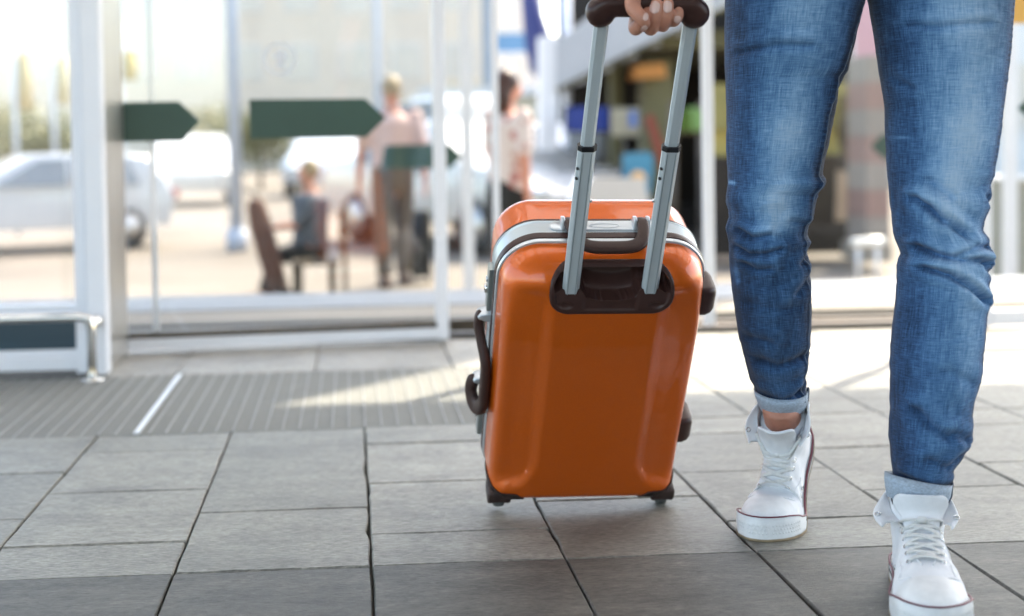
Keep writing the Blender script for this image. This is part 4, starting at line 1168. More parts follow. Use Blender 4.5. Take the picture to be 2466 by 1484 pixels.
    for sg in (-1, 1):
        l1, _ = surf(sg*.016, ey[rows-2]-.003, .007); l2, _ = surf(sg*.024, ey[rows-1]-.001, .004)
        pth = arr([kp, l1+Vector((0,.002,.004)), l2, l1+Vector((0,.003,-.008)), kp], n=7)
        b_.tube(pth, [(.0015,.0034)]*len(pth), n=8, ends='round')
    part(b_, 'bow', LACE)
    # tongue
    tg = MB(); rings = []
    for q, (y, z, w) in enumerate(tongue):
        ring = []
        for k in range(15):
            f = -1+2*k/14; ring.append(Vector((w*f, y-.012*f*f*(w/.03), z-.004*abs(f)**6)))
        rings.append(ring)
    tg.loft(rings, closed=False, cap=False)
    me2 = modmesh(tg, [('SUBSURF', dict(levels=1)), ('SOLIDIFY', dict(thickness=.0045, offset=0))])
    for v in me2.vertices: v.co = xf(v.co)-PO
    link('tongue', me2, CANVAS, shoe)
    # collar flaps folded outwards, each with an eyelet
    for sg, fl in ((-1, flapL), (1, flapR)):
        f_ = MB(); rings = []
        for i in range(9):
            a = i/8; ring = []
            for j in range(7):
                b = j/6
                base = Vector((sg*(.0395-.004*a*a-.012*S(a,.6,1)), .045+.062*a, col-.006-.020*S(a,.3,1)))
                outv = Vector((sg*fl[0]*S(a,.05,.8), fl[1]*S(a,.2,1), fl[2]*S(a, 0, .6)+.012))
                p = base+outv*b+Vector((sg*.006*sin(pi*b)*a, 0, .004*sin(pi*b)))
                ring.append(p)
            rings.append(ring)
        f_.loft(rings, closed=False, cap=False)
        me3 = modmesh(f_, [('SUBSURF', dict(levels=1)), ('SOLIDIFY', dict(thickness=.0028, offset=0))])
        mid = Vector((0,0,0)); i, j = 6, 4; mid = Vector(f_.v[i*7+j]); nx_ = (Vector(f_.v[(i+1)*7+j])-mid).cross(Vector(f_.v[i*7+j+1])-mid).normalized()
        if nx_.y < 0: nx_ = -nx_
        for v in me3.vertices: v.co = xf(v.co)-PO
        fo = link('collar_flap', me3, CANVAS, shoe)
        u = nx_.cross(Vector((0,0,1))).normalized(); v_ = nx_.cross(u).normalized(); p = mid+nx_*.0022
        e_ = MB(); e_.tube([p+(u*cos(t)+v_*sin(t))*.0034 for t in np.linspace(0, 2*pi, 17)[:-1]], .0012, 6, closed=True, up=nx_); part(e_, 'eyelet', EYEL)
    # ankle patch line, heel strip
    hs_ = MB(); hs_.tube([Vector((0, .0045-.001+.004*S(z,.1,.17), z)) for z in np.linspace(.03, .17, 12)], [(.009,.0016)]*12, n=10, up=(1,0,0)); part(hs_, 'heel_strip', CANVAS)
    for yv in (.135, .150):
        for sg in (-1, 1):
            h, nn, _, _ = bvh.ray_cast(Vector((sg*.2, yv, .040)), Vector((-sg,0,0)), .4)
            if h is None: continue
            u = nn.cross(Vector((0,1,0))).normalized(); v_ = nn.cross(u).normalized()
            vent = MB(); vent.tube([h+nn*.0006+(u*cos(t)+v_*sin(t))*.0030 for t in np.linspace(0, 2*pi, 15)[:-1]], .0011, 6, closed=True, up=nn); part(vent, 'vent_eyelet', EYEL)
    # sock top and ankle
    sk = MB(); sk.loft([[Vector((.0355*cos(t), .066+.047*sin(t), z)) for t in np.linspace(0, 2*pi, 33)[:-1]] for z in np.linspace(.12, sock_top, 6)]); part(sk, 'sock', SOCK)
    # finally place the upper itself
    for v in me.vertices: v.co = xf(v.co)-PO
    me.update()
    return shoe
def shoe_xf(toe, heading, lift_deg, bend_y=.205, roll_deg=0.0, lean=0.0):
    """toe: world x, y of the toe tip; heading: degrees, 0 = straight at the camera; lift: heel raised about the ball of the foot"""
    th = R_(heading); la = R_(lift_deg); rl = R_(roll_deg)
    def f(p):
        x, y, z = p; y0_, z0_ = y, z
        if la:                                           # bend about the ball of the foot
            r0 = .055
            if y < bend_y:
                s = bend_y-y; arc = r0*la
                if s < arc:
                    a = s/r0; y2 = bend_y-(r0)*sin(a); z2 = r0*(1-cos(a)); nx_, nz_ = sin(a), cos(a)
                    y, z = y2+nx_*z, z2+nz_*z
                else:
                    a = la; y2 = bend_y-r0*sin(a)-(s-arc)*cos(a); z2 = r0*(1-cos(a))+(s-arc)*sin(a)
                    y, z = y2+sin(a)*z, z2+cos(a)*z
        if rl: x, z = x*cos(rl)-z*sin(rl), max(z*cos(rl)+x*sin(rl), 0)+abs(sin(rl))*.0
        x += z0_*.24*S(.225-y0_, 0, .11)*lean
        y -= SL                                          # toe tip at 0, heel behind
        # local +y points towards the camera (-Y world), x mirrored so that left in the picture stays left
        X, Y = x, -y
        return Vector((toe[0]+X*cos(th)-Y*sin(th), toe[1]+X*sin(th)+Y*cos(th), z))
    return f
tong_b = [(.150,.086,.020),(.135,.103,.021),(.124,.122,.023),(.120,.138,.026),(.118,.152,.029),(.119,.166,.030),(.121,.177,.030),(.122,.182,.027)]
tong_f = [(.150,.086,.020),(.138,.099,.021),(.129,.110,.024),(.127,.116,.029),(.127,.122,.0335),(.129,.128,.0355),(.130,.134,.0355),(.131,.138,.034),(.1312,.140,.029)]
sbX = make_shoe(shoe_xf((.626, 2.135), -33, 47, lean=.5), -1, (.020,.016,.004), (.014,.016,.008), tong_b, .139, 'white high top sneaker with raised heel', .152)
sfX = make_shoe(shoe_xf((.722, 1.692), -17.5, 0), 1, (.028,.022,-.014), (.016,.022,-.014), tong_f, .125, 'white high top sneaker set flat on the ground', .121, 6)
xfB, xfF = shoe_xf((.626, 2.135), -33, 47, lean=.5), shoe_xf((.722, 1.692), -17.5, 0)

# ---- body: one continuous surface (mostly above the frame), with the gripping hand
def W_(x, y, d): return atk(x, y, d)
gp = SC_LOC+SC_ROT @ Vector((.005, ROD_Y, .960))           # centre of the grip
GD = gp.y
hand = MB()
def finger(pts, rad, n=14):
    P = arr([W_(x, y, GD+d) for x, y, d in pts], n=6); m = len(P)
    rs = [float(np.interp(i/(m-1), np.linspace(0, 1, len(rad)), rad)) for i in range(m)]
    hand.tube(P, rs, n=n, ends='round'); return P
fing = {}
fing['index'] = finger([(1560,-34,.034),(1545,10,.034),(1532,46,.022),(1531,68,-.004),(1541,58,-.019),(1553,40,-.0225),(1558,28,-.0215)], [.0098,.0098,.0100,.0104,.0088,.0078,.0066])
fing['middle'] = finger([(1590,-38,.034),(1583,12,.034),(1570,50,.022),(1567,69,-.003),(1573,52,-.0205),(1579,28,-.0255),(1581,9,-.0245)], [.0100,.0100,.0100,.0103,.0096,.0094,.0082])
fing['ring'] = finger([(1618,-36,.034),(1610,8,.034),(1599,42,.022),(1596,62,-.002),(1602,46,-.0195),(1607,24,-.0245),(1609,7,-.0235)], [.0096,.0096,.0094,.0094,.0087,.0086,.0076])
fing['pinky'] = finger([(1643,-28,.034),(1636,4,.033),(1627,34,.020),(1622,51,.0),(1629,44,-.0165),(1633,33,-.0195),(1634,28,-.0185)], [.0088,.0088,.0086,.0086,.0082,.0080,.0070])
fing['thumb'] = finger([(1560,-95,.020),(1540,-50,.002),(1526,-14,-.020),(1524,16,-.0285),(1535,33,-.034),(1548,47,-.037),(1554,56,-.0355)], [.0150,.0138,.0118,.0108,.0100,.0092,.0074])
for pth in ([(1560,-34,.034),(1600,-90,.040),(1605,-140,.042)], [(1590,-38,.034),(1610,-90,.040),(1608,-140,.042)], [(1618,-36,.034),(1620,-90,.040),(1612,-140,.042)], [(1643,-28,.034),(1630,-90,.040),(1618,-140,.042)]):
    hand.tube([W_(x, y, GD+d) for x, y, d in pth], [.0135, .0145, .0165], 14, ends='round')
hand.tube([W_(1560,-95,GD+.020), W_(1595,-140,GD+.040)], [.017,.018], 14, ends='round')
wr = W_(1610,-160,GD+.043); sh_ = Vector((PO.x-.205, 2.02, 1.39)); el = Vector((wr.x-.012, 2.10, 1.10))
hand.tube(arr([wr, wr+(el-wr)*.35, wr+(el-wr)*.8, el], n=5), [.026,.030,.036,.041,.042,.042,.042,.042,.042,.042,.042,.042,.042,.042,.042,.042], 18, ends='round')
hm = remeshed(hand, .0017, smooth=5)
hm.transform(Matrix.Translation(-PO))
bd = MB()
hip = Vector((PO.x, 1.985, .90))
bd.tube([el+(wr-el)*.12, el, sh_], [.041,.043,.052], 16, ends='round')
sh2 = Vector((PO.x+.205, 2.02, 1.39)); el2 = Vector((PO.x+.27, 1.99, 1.12)); wr2 = Vector((PO.x+.27, 1.86, .93))
bd.tube([sh2, el2, wr2], [.052,.042,.028], 16, ends='round')
bd.ball(wr2+Vector((0,-.03,-.05)), (.022,.040,.060))
for q in range(4): bd.tube([wr2+Vector((.0,-.06+q*.02,-.09)), wr2+Vector((-.008,-.065+q*.02,-.135)), wr2+Vector((-.022,-.06+q*.02,-.160-.004*(q in (1,2))))], [.0095,.009,.0078], 8, ends='round')
bd.tube([wr2+Vector((0,-.06,-.03)), wr2+Vector((-.012,-.085,-.085))], [.012,.009], 8, ends='round')
ty = Vector((0, 0, 0))
bd.tube([Vector((PO.x,1.985,1.04)), Vector((PO.x,1.99,1.10)), Vector((PO.x,2.0,1.22)), Vector((PO.x,2.01,1.36)), Vector((PO.x,2.01,1.45))], [(.10,.165),(.095,.15),(.105,.175),(.09,.19),(.05,.07)], 28, ends='round', up=(0,1,0))
bd.tube([Vector((PO.x,2.01,1.40)), Vector((PO.x,1.99,1.56))], [.056,.054], 18, ends='round')
hc = Vector((PO.x, 1.965, 1.665))
bd.ball(hc, (.076,.096,.118), 24, 16); bd.ball(hc+Vector((0,-.03,-.06)), (.055,.062,.055), 20, 12)
bd.tube([hc+Vector((0,-.092,.01)), hc+Vector((0,-.112,-.03))], [.010,.014], 10, ends='round')
for s_ in (-1, 1):
    bd.ball(hc+Vector((s_*.078,.005,-.005)), (.010,.020,.032)); bd.ball(hc+Vector((s_*.03,-.084,.008)), (.014,.012,.010))
bd.tube([hc+Vector((-.024,-.084,-.062)), hc+Vector((0,-.092,-.060)), hc+Vector((.024,-.084,-.062))], .007, 8, ends='round')
for D, d0, shoe_f in ((RL, 963, xfB), (LL, 1163, xfF)):
    pts = []; rs = []
    for y in np.linspace(-150, d0, 12):
        c, a, _, _ = leg_frame(D, y); pts.append(c); rs.append(max(a*.62, .022))
    ank = shoe_f(Vector((0,.066,.13))); pts += [shoe_f(Vector((0,.068,.175))), ank, shoe_f(Vector((0,.075,.07)))]; rs += [.0300,.0305,.030]
    bd.tube([Vector((pts[0].x,1.99,1.02))]+pts, [.085]+rs, 24, ends='round')
    bd.tube([shoe_f(Vector((0,.03,.045))), shoe_f(Vector((0,.10,.05))), shoe_f(Vector((0,.17,.042))), shoe_f(Vector((0,.23,.034)))], [.020,.020,.015,.011], 12, ends='round')
bme = remeshed(bd, .0065, smooth=4)
bme.transform(Matrix.Translation(-PO))
bm = bmesh.new(); bm.from_mesh(bme); bm.from_mesh(hm); bmesh.ops.remove_doubles(bm, verts=bm.verts, dist=1e-6); bm.to_mesh(bme); bm.free()
body = link('body', bme, SKIN, person)
# nails: little curved plates on the fingertips
bvh_h = BVHTree.FromPolygons([v.co.copy() for v in hm.vertices], [tuple(p.vertices) for p in hm.polygons])
def nail(x0, y0, x1, y1, w, d):
    """from root (x0,y0) to free edge (x1,y1) in picture measures, projected on the finger"""
    mb = MB(); nu, nv = 8, 8; vs = []
    a = Vector((x0, y0)); b = Vector((x1, y1)); t = (b-a); s = Vector((-t.y, t.x)).normalized()*w
    for i in range(nu+1):
        q = i/nu
        wd = w_ = math.sqrt(max(0.02, 1-(abs(q-.5)*2)**4))
        for j in range(nv+1):
            f = -1+2*j/nv; p2 = a+t*q+s*f*wd
            o = W_(p2.x, p2.y, GD-.2)-PO; dr = (W_(p2.x, p2.y, GD+.05)-W_(p2.x, p2.y, GD-.2)).normalized()
            h, n_, _, _ = bvh_h.ray_cast(o, dr, .5)
            if h is None: h = W_(p2.x, p2.y, GD+d)-PO; n_ = Vector((0,-1,0))
            vs.append(h+n_*(.0006+.0006*(1-f*f)))
    fs = [(i*(nv+1)+j, i*(nv+1)+j+1, (i+1)*(nv+1)+j+1, (i+1)*(nv+1)+j) for i in range(nu) for j in range(nv)]
    mb.add(vs, fs); me = modmesh(mb, [('SOLIDIFY', dict(thickness=.0007, offset=0)), ('SUBSURF', dict(levels=1))])
    link('fingernail', me, NAIL, body)
nail(1574, 33, 1579, 3, 11.5, -.03); nail(1606, 31, 1608, 2, 10.5, -.03); nail(1630, 55, 1633, 38, 8.0, -.03)
nail(1546, 64, 1556, 74, 9, -.04); nail(1553, 50, 1556, 32, 6.0, -.03)
# shirt and hair (above the frame)
sb = MB()
sb.tube([Vector((PO.x,1.985,.935)), Vector((PO.x,1.99,1.08)), Vector((PO.x,2.0,1.22)), Vector((PO.x,2.01,1.36)), Vector((PO.x,2.01,1.455))], [(.150,.215),(.135,.20),(.12,.19),(.105,.20),(.062,.08)], 28, ends=True, up=(0,1,0))
sb.tube([sh_, sh_+(el-sh_)*.55], [.066,.060], 16, ends=True); sb.tube([sh2, sh2+(el2-sh2)*.55], [.066,.060], 16, ends=True)
sme = remeshed(sb, .010, smooth=4); sme.transform(Matrix.Translation(-PO)); link('shirt', sme, SHIRT, person)
hb = MB(); hb.ball(hc+Vector((0,.014,.028)), (.083,.098,.108), 24, 16)
hme = hb.mesh('hair'); bm = bmesh.new(); bm.from_mesh(hme)
bmesh.ops.delete(bm, geom=[v for v in bm.verts if v.co.z < hc.z-.05 or (v.co.y < hc.y-.045 and v.co.z < hc.z+.055)], context='VERTS'); bm.to_mesh(hme); bm.free()
hme.transform(Matrix.Translation(-PO)); link('hair', hme, HAIRD, person)

# ================================================================== BEHIND THE DOORS
GZ = -.55
def gp_(px_, Y): p = at(px_, 250, Y); return Vector((p.x, Y, GZ))
def xa(px_, Y): return at(px_, 200, Y).x
def za(px_, py_, Y): return at(px_, py_, Y).z
def P_(root, name, x0, x1, y0, y1, z0, z1, mat, bev=0.0, parent=None):
    c = Vector(((x0+x1)/2, (y0+y1)/2, (z0+z1)/2))-root.location
    return MB().box(c, (abs(x1-x0), abs(y1-y0), abs(z1-z0)), bev=bev).build(name, mat, parent or root, smooth=False)
# ---- inner pair of doors with arrows
IY = 7.6
def inner_door(x0, x1, stile_at, label, arrow):
    r = tag(empty('glass_door', ((x0+x1)/2, IY, GZ)), label, 'glass door')
    P_(r, 'stile', stile_at-.03, stile_at+.03, IY-.03, IY+.03, GZ+.005, 2.3, WHITE_AL)
    P_(r, 'bottom_rail', x0, x1, IY-.025, IY+.025, GZ+.01, GZ+.09, WHITE_AL)
    P_(r, 'glass_pane', x0, x1, IY-.004, IY+.004, GZ+.091, 2.3, GLASS)
    sticker(r, [(x-r.location.x, z-GZ) for x, z in arrow], -.0062)
    return r
a3 = [(at(px_, py_, IY).x, at(px_, py_, IY).z) for px_, py_ in ((381,168.5),(384,147),(389,145),(449,143.5),(463,156.5),(449,169))]
inner_door(xa(60, IY), xa(490, IY), xa(468, IY), 'inner glass door with a dark green arrow at the walking man', a3)
a4 = [(at(px_, py_, IY).x, at(px_, py_, IY).z) for px_, py_ in ((870,146.5),(882,134.5),(960,134),(960,158),(884,159.5))]
inner_door(xa(800, IY), xa(1120, IY), xa(1010, IY), 'inner glass door with a dark arrow pointing left seen between the trouser legs', a4)
# ring with an up arrow, printed on the big door
rc = ld(280, 59); RINGM = M('pale_blue_vinyl', (.74,.75,.79), rough=.6)
rg = MB()
ra, rb = .052, .043
rg.loft([[Vector((rc[0]+ra*cos(t), -.0062, rc[1]+ra*sin(t))) for t in np.linspace(0, 2*pi, 41)[:-1]], [Vector((rc[0]+rb*cos(t), -.0062, rc[1]+rb*sin(t))) for t in np.linspace(0, 2*pi, 41)[:-1]]], cap=False)
rg.build('ring_sticker', RINGM, door)
u = .030
ap = [(-.012,-u),(.012,-u),(.012,.004),(u,.004),(0,u+.004),(-u,.004),(-.012,.004)]
am = MB(); am.add([Vector((rc[0]+x, -.0062, rc[1]+z)) for x, z in ap], [(0,1,2,3,4,5,6)]); am.build('up_arrow_sticker', RINGM, door, smooth=False)

# ---- people farther back
def figure(name, label, x, y, h, shirt, trousers, hair, heading=0.0, stride=.12, skirt=False, long_hair=False, bag=None):
    """standing or walking person, h tall; heading 0 = back to the camera"""
    r = tag(empty('person', (x, y, GZ)), label, 'person'); r.rotation_euler.z = heading
    s = h/1.75
    def V(a, b, c): return Vector((a*s, b*s, c*s))
    b = MB()
    for sg in (-1, 1):
        f = sg*stride
        b.tube([V(sg*.09,0,.92), V(sg*.10,f*.6+.03,.50), V(sg*.10,f,.09)], [.085*s,.055*s,.040*s], 12, ends='round')
        b.tube([V(sg*.10,f-.06,.05), V(sg*.11,f+.15,.04)], [.042*s,.035*s], 10, ends='round')
        b.tube([V(sg*.20,0,1.42), V(sg*.25,-f*.8,1.14), V(sg*.25,-f*1.4+.05,.88)], [.052*s,.042*s,.030*s], 12, ends='round')
        b.ball(V(sg*.25,-f*1.5+.06,.81), (.025*s,.035*s,.06*s))
    b.tube([V(0,0,.90), V(0,0,1.15), V(0,0,1.40), V(0,0,1.47)], [(.10*s,.155*s),(.095*s,.14*s),(.10*s,.185*s),(.05*s,.07*s)], 20, ends='round', up=(0,1,0))
    b.tube([V(0,0,1.42), V(0,.01,1.56)], .052*s, 12, ends='round'); b.ball(V(0,.015,1.64), (.075*s,.095*s,.115*s), 16, 12)
    b.tube([V(0,.10,1.65), V(0,.125,1.61)], [.012*s,.015*s], 8, ends='round')
    link('body', remeshed(b, .016, 3), SKIN, r)
    c = MB()
    c.tube([V(0,0,.88), V(0,0,1.10), V(0,0,1.38), V(0,0,1.46)], [(.13*s,.19*s),(.125*s,.18*s),(.12*s,.205*s),(.06*s,.09*s)], 20, ends=True, up=(0,1,0))
    for sg in (-1, 1):
        f = sg*stride; c.tube([V(sg*.20,0,1.43), V(sg*.245,-f*.5,1.20)], [.066*s,.062*s], 12, ends='round')
    link('shirt', remeshed(c, .018, 4), shirt, r)
    t = MB()
    if skirt:
        t.tube([V(0,0,1.0), V(0,0,.85), V(0,.01,.45)], [(.13*s,.17*s),(.15*s,.20*s),(.16*s,.22*s)], 20, ends=True, up=(0,1,0))
    else:
        t.tube([V(0,0,1.02), V(0,0,.90), V(0,.01,.80)], [(.135*s,.185*s),(.135*s,.19*s),(.11*s,.165*s)], 20, ends=True, up=(0,1,0))
        for sg in (-1, 1):
            f = sg*stride; t.tube([V(sg*.085,0,.93), V(sg*.10,f*.6+.03,.50), V(sg*.10,f,.10)], [.105*s,.082*s,.070*s], 14, ends=True)
    link('skirt' if skirt else 'trousers', remeshed(t, .018, 4), trousers, r)
    for sg in (-1, 1):
        f = sg*stride; m_ = MB(); m_.tube([V(sg*.10,f-.07,.055), V(sg*.11,f+.06,.055), V(sg*.11,f+.17,.035)], [.052*s,.050*s,.036*s], 12, ends='round'); m_.build('shoe', M('brown_leather', (.10,.05,.035), rough=.5), r)
    m_ = MB(); m_.ball(V(0,-.004,1.672), (.088*s,.100*s,.105*s), 16, 10)
    if long_hair: m_.ball(V(0,-.05,1.57), (.095*s,.065*s,.13*s), 16, 10)
    link('hair', remeshed(m_, .014, 3), hair, r)
    return r
def floral():
    m, nt, b = nodes_of('floral_blouse')
    tc = N(nt, 'ShaderNodeTexCoord'); v = N(nt, 'ShaderNodeTexVoronoi', Scale=11.0); L(nt, tc.outputs['Object'], v.inputs['Vector'])
    r = N(nt, 'ShaderNodeValToRGB'); e = r.color_ramp.elements; e[0].position, e[1].position = .28, .45
    e[0].color = (.42,.16,.14,1); e[1].color = (.62,.54,.50,1); L(nt, v.outputs['Distance'], r.inputs[0]); L(nt, r.outputs[0], b.inputs['Base Color']); b.inputs['Roughness'].default_value = .9; return m
PINK = M('pale_pink_check', (.60,.42,.37), rough=.9, var=.15, vs=30)
BEIGE = M('taupe_cloth', (.12,.095,.07), rough=.9, var=.1)
DARKC = M('near_black_cloth', (.014,.014,.013), rough=.85)
GREYH = M('grey_blond_hair', (.34,.25,.14), rough=.6)
mp_ = gp_(394, 11.7)
figure('man', 'man seen from behind walking away in pink shirt and taupe trousers', mp_.x, 11.7, 1.74, PINK, BEIGE, GREYH, R_(8), .13)
wp_ = gp_(509, 9.4)
figure('woman', 'woman with dark hair in a pale floral blouse behind the white door edge', wp_.x, 9.4, 1.66, floral(), DARKC, M('auburn_hair', (.045,.014,.007), rough=.5, var=.4), R_(-62), .04, skirt=True, long_hair=True)
# black trolley bag beside the man
bp_ = gp_(420.5, 12.0)
tb = tag(empty('trolley_bag', bp_), 'tall black trolley bag standing right of the walking man', 'trolley bag')
P_(tb, 'case', bp_.x-.085, bp_.x+.085, bp_.y-.12, bp_.y+.12, GZ+.05, GZ+.62, DARKC, .03)
for sg in (-1, 1):
    MB().tube([Vector((sg*.05,.06,.6)), Vector((sg*.05,.06,.95))], .008, 8).build('rod', GREY_AL, tb)
    MB().tube([Vector((sg*.065-.012,0,.03)), Vector((sg*.065+.012,0,.03))], .03, 14).build('wheel', BLACKP, tb)
MB().tube([Vector((-.06,.06,.95)), Vector((.06,.06,.95))], .014, 8, ends='round').build('grip', BLACKP, tb)
# person sitting on a bench, legs stretched out
def seated():
    Y = 10.6; p = gp_(308, Y); r = tag(empty('person', p), 'person sitting sideways in dark clothes with legs stretched out', 'person'); r.scale = (.8,.8,.8)
    V = lambda a, b, c: Vector((a, b, c))
    b = MB()
    b.tube([V(.02,0,.50), V(.03,0,.75), V(.03,0,.98), V(.03,0,1.05)], [(.11,.13),(.10,.13),(.10,.17),(.05,.07)], 18, ends='round', up=(0,1,0))
    b.tube([V(.03,0,1.0), V(.02,0,1.14)], .05, 12, ends='round'); b.ball(V(.01,.0,1.23), (.092,.075,.115), 16, 12)
    for sg in (-1, 1):
        b.tube([V(.0,sg*.09,.50), V(-.30,sg*.10,.44), V(-.42,sg*.10,.08)], [.08,.055,.04], 12, ends='round'); b.tube([V(-.40,sg*.10,.05), V(-.58,sg*.11,.05)], [.042,.034], 10, ends='round')
        b.tube([V(.03,sg*.19,.97), V(-.10,sg*.20,.74), V(-.30,sg*.12,.72)], [.05,.042,.03], 12, ends='round')
    link('body', remeshed(b, .016, 3), SKIN, r)
    c = MB(); c.tube([V(.02,0,.48), V(.03,0,.75), V(.03,0,.98), V(.03,0,1.04)], [(.14,.17),(.13,.165),(.125,.19),(.06,.09)], 18, ends=True, up=(0,1,0))
    for sg in (-1, 1): c.tube([V(.03,sg*.19,.98), V(-.08,sg*.20,.78)], [.066,.060], 12, ends='round')
    link('shirt', remeshed(c, .018, 4), M('slate_cloth', (.10,.12,.15), rough=.9), r)
    t = MB()
    t.ball(V(.02,0,.47), (.17,.19,.11), 16, 10)
    for sg in (-1, 1): t.tube([V(.0,sg*.09,.48), V(-.30,sg*.10,.44), V(-.41,sg*.10,.12)], [.105,.082,.068], 12, ends=True)
    link('trousers', remeshed(t, .018, 4), DARKC, r)
    for sg in (-1, 1):
        m_ = MB(); m_.tube([V(-.38,sg*.10,.055), V(-.58,sg*.11,.045)], [.052,.04], 10, ends='round'); m_.build('shoe', M('brown_leather', (.1,.05,.035)), r)
    m_ = MB(); m_.ball(V(.035,0,1.26), (.090,.088,.105), 16, 10); m_.build('hair', GREYH, r)
    bn = tag(empty('bench', (p.x+.05, Y, GZ)), 'dark bench under the sitting person', 'bench')
    for q in range(4): P_(bn, 'slat', p.x-.10+q*.085, p.x-.03+q*.085, Y-.6, Y+.6, GZ+.33, GZ+.355, DARKMETAL)
    for yy in (-.5, .5):
        for xx in (-.08, .18): P_(bn, 'leg', p.x+xx-.02, p.x+xx+.02, Y+yy-.02, Y+yy+.02, GZ, GZ+.329, DARKMETAL)
    for q in range(3): P_(bn, 'back_slat', p.x+.24, p.x+.26, Y-.6, Y+.6, GZ+.42+q*.11, GZ+.50+q*.11, DARKMETAL)
    for yy in (-.5, .5): P_(bn, 'back_post', p.x+.261, p.x+.29, Y+yy-.02, Y+yy+.02, GZ, GZ+.74, DARKMETAL)
    # red brown folded pushchair on the left
    q = gp_(264, Y-.2); pu = tag(empty('wheeled_bag', q), 'slanted red and brown bag leaning on a two wheeled frame left of the seated person', 'bag')
    MB().tube([Vector((.10,0,.12)), Vector((-.02,0,.60)), Vector((-.05,0,.74))], [.075,.085,.07], 14, ends='round').build('bag_body', M('brown_red_cloth', (.11,.05,.035), rough=.8, var=.3, vs=8), pu)
    MB().tube([Vector((.12,.09,.05)), Vector((-.04,.09,.82)), Vector((-.12,.09,.86))], .012, 8, ends='round').build('frame', BLACKP, pu)
    for sg in (-1, 1): MB().tube([Vector((.13,sg*.12-.015,.07)), Vector((.13,sg*.12+.015,.07))], .07, 18).build('wheel', BLACKP, pu)
seated()

